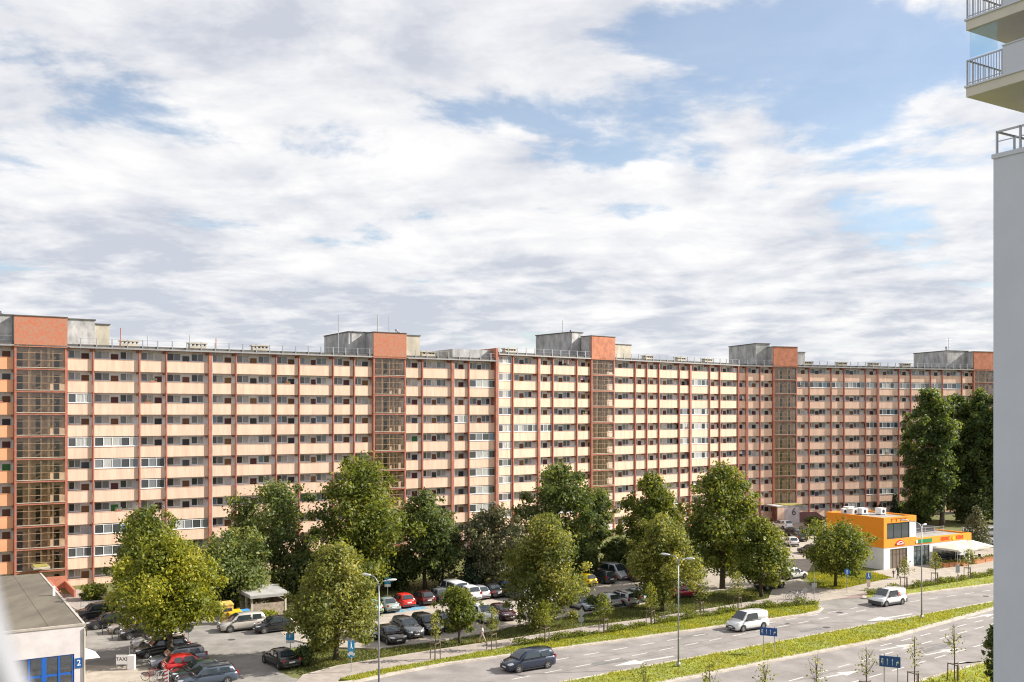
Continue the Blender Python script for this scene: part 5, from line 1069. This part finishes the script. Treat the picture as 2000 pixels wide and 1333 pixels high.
bin_box((475,1217), 1.3, 1.1, 1.1, mat('bin_blue', (.05,.24,.52), .5), 'light blue recycling bin beside the yellow bin', .45)
# pavement railing by the shop, barrier post
p0, p1 = G(158, 1196), G(250, 1190); t = empty('pavement_railing', (p0.x, p0.y, .05)); d = p1-p0
for k in range(7): b = MB(); q = d*k/6; b.tube([(q.x,q.y,-.05),(q.x,q.y,1.05)], .03, 6); add('post', b.mesh('post', M_STEEL), t)
b = MB(); b.tube([(0,0,1.05),(d.x,d.y,1.05)], .03, 6); b.tube([(0,0,.55),(d.x,d.y,.55)], .02, 6); add('rail', b.mesh('rail', M_STEEL), t); tag(t, 'thin grey pavement railing behind the black cars by the shop', 'railing')
p = G(325, 1338); b = MB(); b.box(-.14,.14,-.04,.04,0,1.15,0)
for k in range(4): b.poly([(-.14,-.045,.1+k*.28),(.14,-.045,.22+k*.28),(.14,-.045,.34+k*.28),(-.14,-.045,.22+k*.28)], 1)
tag(b.build('barrier_post', [M_SWHITE, M_SRED], None, (p.x, p.y, .03), UA-R(28)), 'red and white striped plastic post beside the bicycles', 'barrier')
# bicycles
def bike(q, rz, col, label, group=None):
    p = G(*q); t = empty('bicycle', (p.x, p.y, .05), rz); m = mat('bike_'+label.split()[0], col, .4)
    for x in (-.52, .52):
        b = MB(); n = 20; pts = [(x+.33*math.cos(2*math.pi*k/n), 0, .34+.33*math.sin(2*math.pi*k/n)) for k in range(n+1)]; b.tube(pts, .022, 5)
        for k in range(6): a = math.pi*k/6; b.tube([(x+.32*math.cos(a),0,.34+.32*math.sin(a)),(x-.32*math.cos(a),0,.34-.32*math.sin(a))], .006, 3)
        add('wheel', b.mesh('wheel', M_TYRE), t)
    b = MB(); A, B_, C, D, E = (-.52,0,.34), (-.05,0,.30), (-.18,0,.82), (.36,0,.86), (.52,0,.34)
    for s, e in ((A,B_),(A,C),(B_,C),(C,D),(B_,D),(D,E)): b.tube([s, e], .022, 6)
    b.tube([(.36,0,.86),(.33,0,1.02)], .018, 6); add('frame', b.mesh('frame', m), t)
    b = MB(); b.box(-.32,-.06,-.07,.07,.90,.95); b.tube([(-.18,0,.82),(-.19,0,.92)], .015, 6); add('saddle', b.mesh('saddle', M_TRIM), t); b = MB(); b.tube([(.26,-.26,1.03),(.34,0,1.03),(.26,.26,1.03)], .016, 6); add('handlebar', b.mesh('handlebar', M_TRIM), t); tag(t, label, 'bicycle', group)
bike((1546,1172), R(20), (.3,.3,.32), 'grey bicycle on the racks beside the driveway'); bike((1556,1173), R(60), (.6,.6,.6), 'white bicycle beside the grey bicycle at the driveway racks'); bike((1566,1171), R(35), (.05,.05,.06), 'black bicycle closest to the give-way sign')
bike((297,1330), R(10), (.45,.03,.05), 'red bicycle beside the shop forecourt edge'); bike((312,1333), R(40), (.4,.4,.42), 'silver bicycle beside the striped post'); bike((113,1171), R(60), (.4,.1,.1), 'maroon bicycle leaning by the terracotta ramp wall')
for i, q in enumerate(((1536,1172),(1551,1174),(1561,1173),(304,1334))):
    p = G(*q); b = MB(); b.tube([(0,-.4,0),(0,-.4,.75),(0,0,.85),(0,.4,.75),(0,.4,0)], .025, 6); tag(b.build('bike_rack', M_STEEL, None, (p.x, p.y, .05), R(30)), 'bent steel hoop bicycle rack beside parked bicycles', 'bike rack', 'hoop bike racks')
# ------------------------------------------------------------------ people
def person(q, rz, h, top, legs, hair, stride, label, z=.06, skin=(.45,.26,.18), dress=False):
    p = G(*q) if len(q) == 2 else Vector(q); t = empty('person', (p.x, p.y, z), rz); k = h/1.72
    J = {'pel':(0,0,.92,.13),'che':(0.02,0,1.22,.155),'nek':(.03,0,1.44,.055),'hed':(.05,0,1.58,.10),'top':(.04,0,1.68,.075)}
    for s, n in ((1,'l'),(-1,'r')):
        f = stride*s; J['hip'+n] = (0,.09*s,.86,.095); J['kne'+n] = (.20*f+.04,.09*s,.48,.065); J['ank'+n] = (.30*f-.06,.09*s,.09,.045); J['toe'+n] = (.30*f+.10,.10*s,.045,.04)
        J['sho'+n] = (0,.19*s,1.36,.06); J['elb'+n] = (-.14*f-.02,.25*s,1.08,.045); J['wri'+n] = (-.20*f+.08,.24*s,.86,.033)
        for i in range(4): J['fin%d%s' % (i, n)] = (-.20*f+.10+.01*i,(.225+.014*i)*s,.77+.008*abs(i-1),.012)
        J['thu'+n] = (-.20*f+.13,.21*s,.82,.013)
    E = [('pel','che'),('che','nek'),('nek','hed'),('hed','top')]
    for n in 'lr': E += [('pel','hip'+n),('hip'+n,'kne'+n),('kne'+n,'ank'+n),('ank'+n,'toe'+n),('che','sho'+n),('sho'+n,'elb'+n),('elb'+n,'wri'+n),('wri'+n,'thu'+n)]+[('wri'+n,'fin%d%s' % (i, n)) for i in range(4)]
    names = list(J); me = bpy.data.meshes.new('body'); me.from_pydata([(J[n][0]*k, J[n][1]*k, J[n][2]*k) for n in names], [(names.index(a), names.index(c)) for a, c in E], [])
    o = add('body', me, t); md = o.modifiers.new('skin', 'SKIN')
    for v, n in zip(me.skin_vertices[0].data, names): v.radius = (J[n][3]*k, J[n][3]*k); v.use_root = n == 'pel'
    o.modifiers.new('sub', 'SUBSURF').levels = 1; dg = bpy.context.evaluated_depsgraph_get(); m2 = bpy.data.meshes.new_from_object(o.evaluated_get(dg)); o.modifiers.clear(); o.data = m2
    ms = [mat('skin_%d' % int(skin[0]*100), skin, .6), mat('cloth_%d_%d_%d' % tuple(int(c*100) for c in top), top, .85), mat('cloth_%d_%d_%d' % tuple(int(c*100) for c in legs), legs, .85), mat('hair_%d' % int(hair[0]*100), hair, .7), M_TRIM]
    m2.materials.clear()
    for m in ms: m2.materials.append(m)
    for pl in m2.polygons:
        c = pl.center/k; pl.use_smooth = True
        pl.material_index = 3 if (c.z > 1.60 or (c.z > 1.50 and c.x < .03)) else 0 if c.z > 1.43 else 4 if c.z < .09 else 1 if (c.z > .90 and not (abs(c.y) > .2 and c.z < 1.2)) else 0 if (abs(c.y) > .19 and c.z < 1.2) else (2 if not dress or c.z > .45 else 0)
    f = MB()
    for s in (-1, 1): f.box(.143*k,.150*k,(.035*s-.012)*k,(.035*s+.012)*k,1.575*k,1.59*k)
    f.box(.14*k,.165*k,-.012*k,.012*k,1.53*k,1.57*k); add('face', f.mesh('face', ms[3]), t); return tag(t, label, 'person')
person((942,1258), R(170), 1.7, (.62,.60,.58), (.45,.38,.33), (.16,.09,.05), 1.0, 'person in pale top walking along the footpath by a young tree', dress=True)
person((1754,1132), R(200), 1.78, (.06,.06,.07), (.03,.03,.035), (.03,.02,.015), .9, 'adult in dark clothes walking on the paved plaza')
person((1745,1130), R(200), 1.15, (.12,.13,.2), (.04,.04,.06), (.06,.04,.02), .6, 'child in dark clothes walking beside an adult on the plaza')
s = B1.s_at(229, .7); w = B1.P+B1.u*s+Vector((-B1.u.y, B1.u.x, 0))*.55
person((w.x, w.y, 0), R(-60), 1.7, (.55,.33,.28), (.1,.1,.12), (.05,.03,.02), .1, 'person leaning at a gallery parapet above the yellow-green tree', z=B1.zt[7]-1.20)
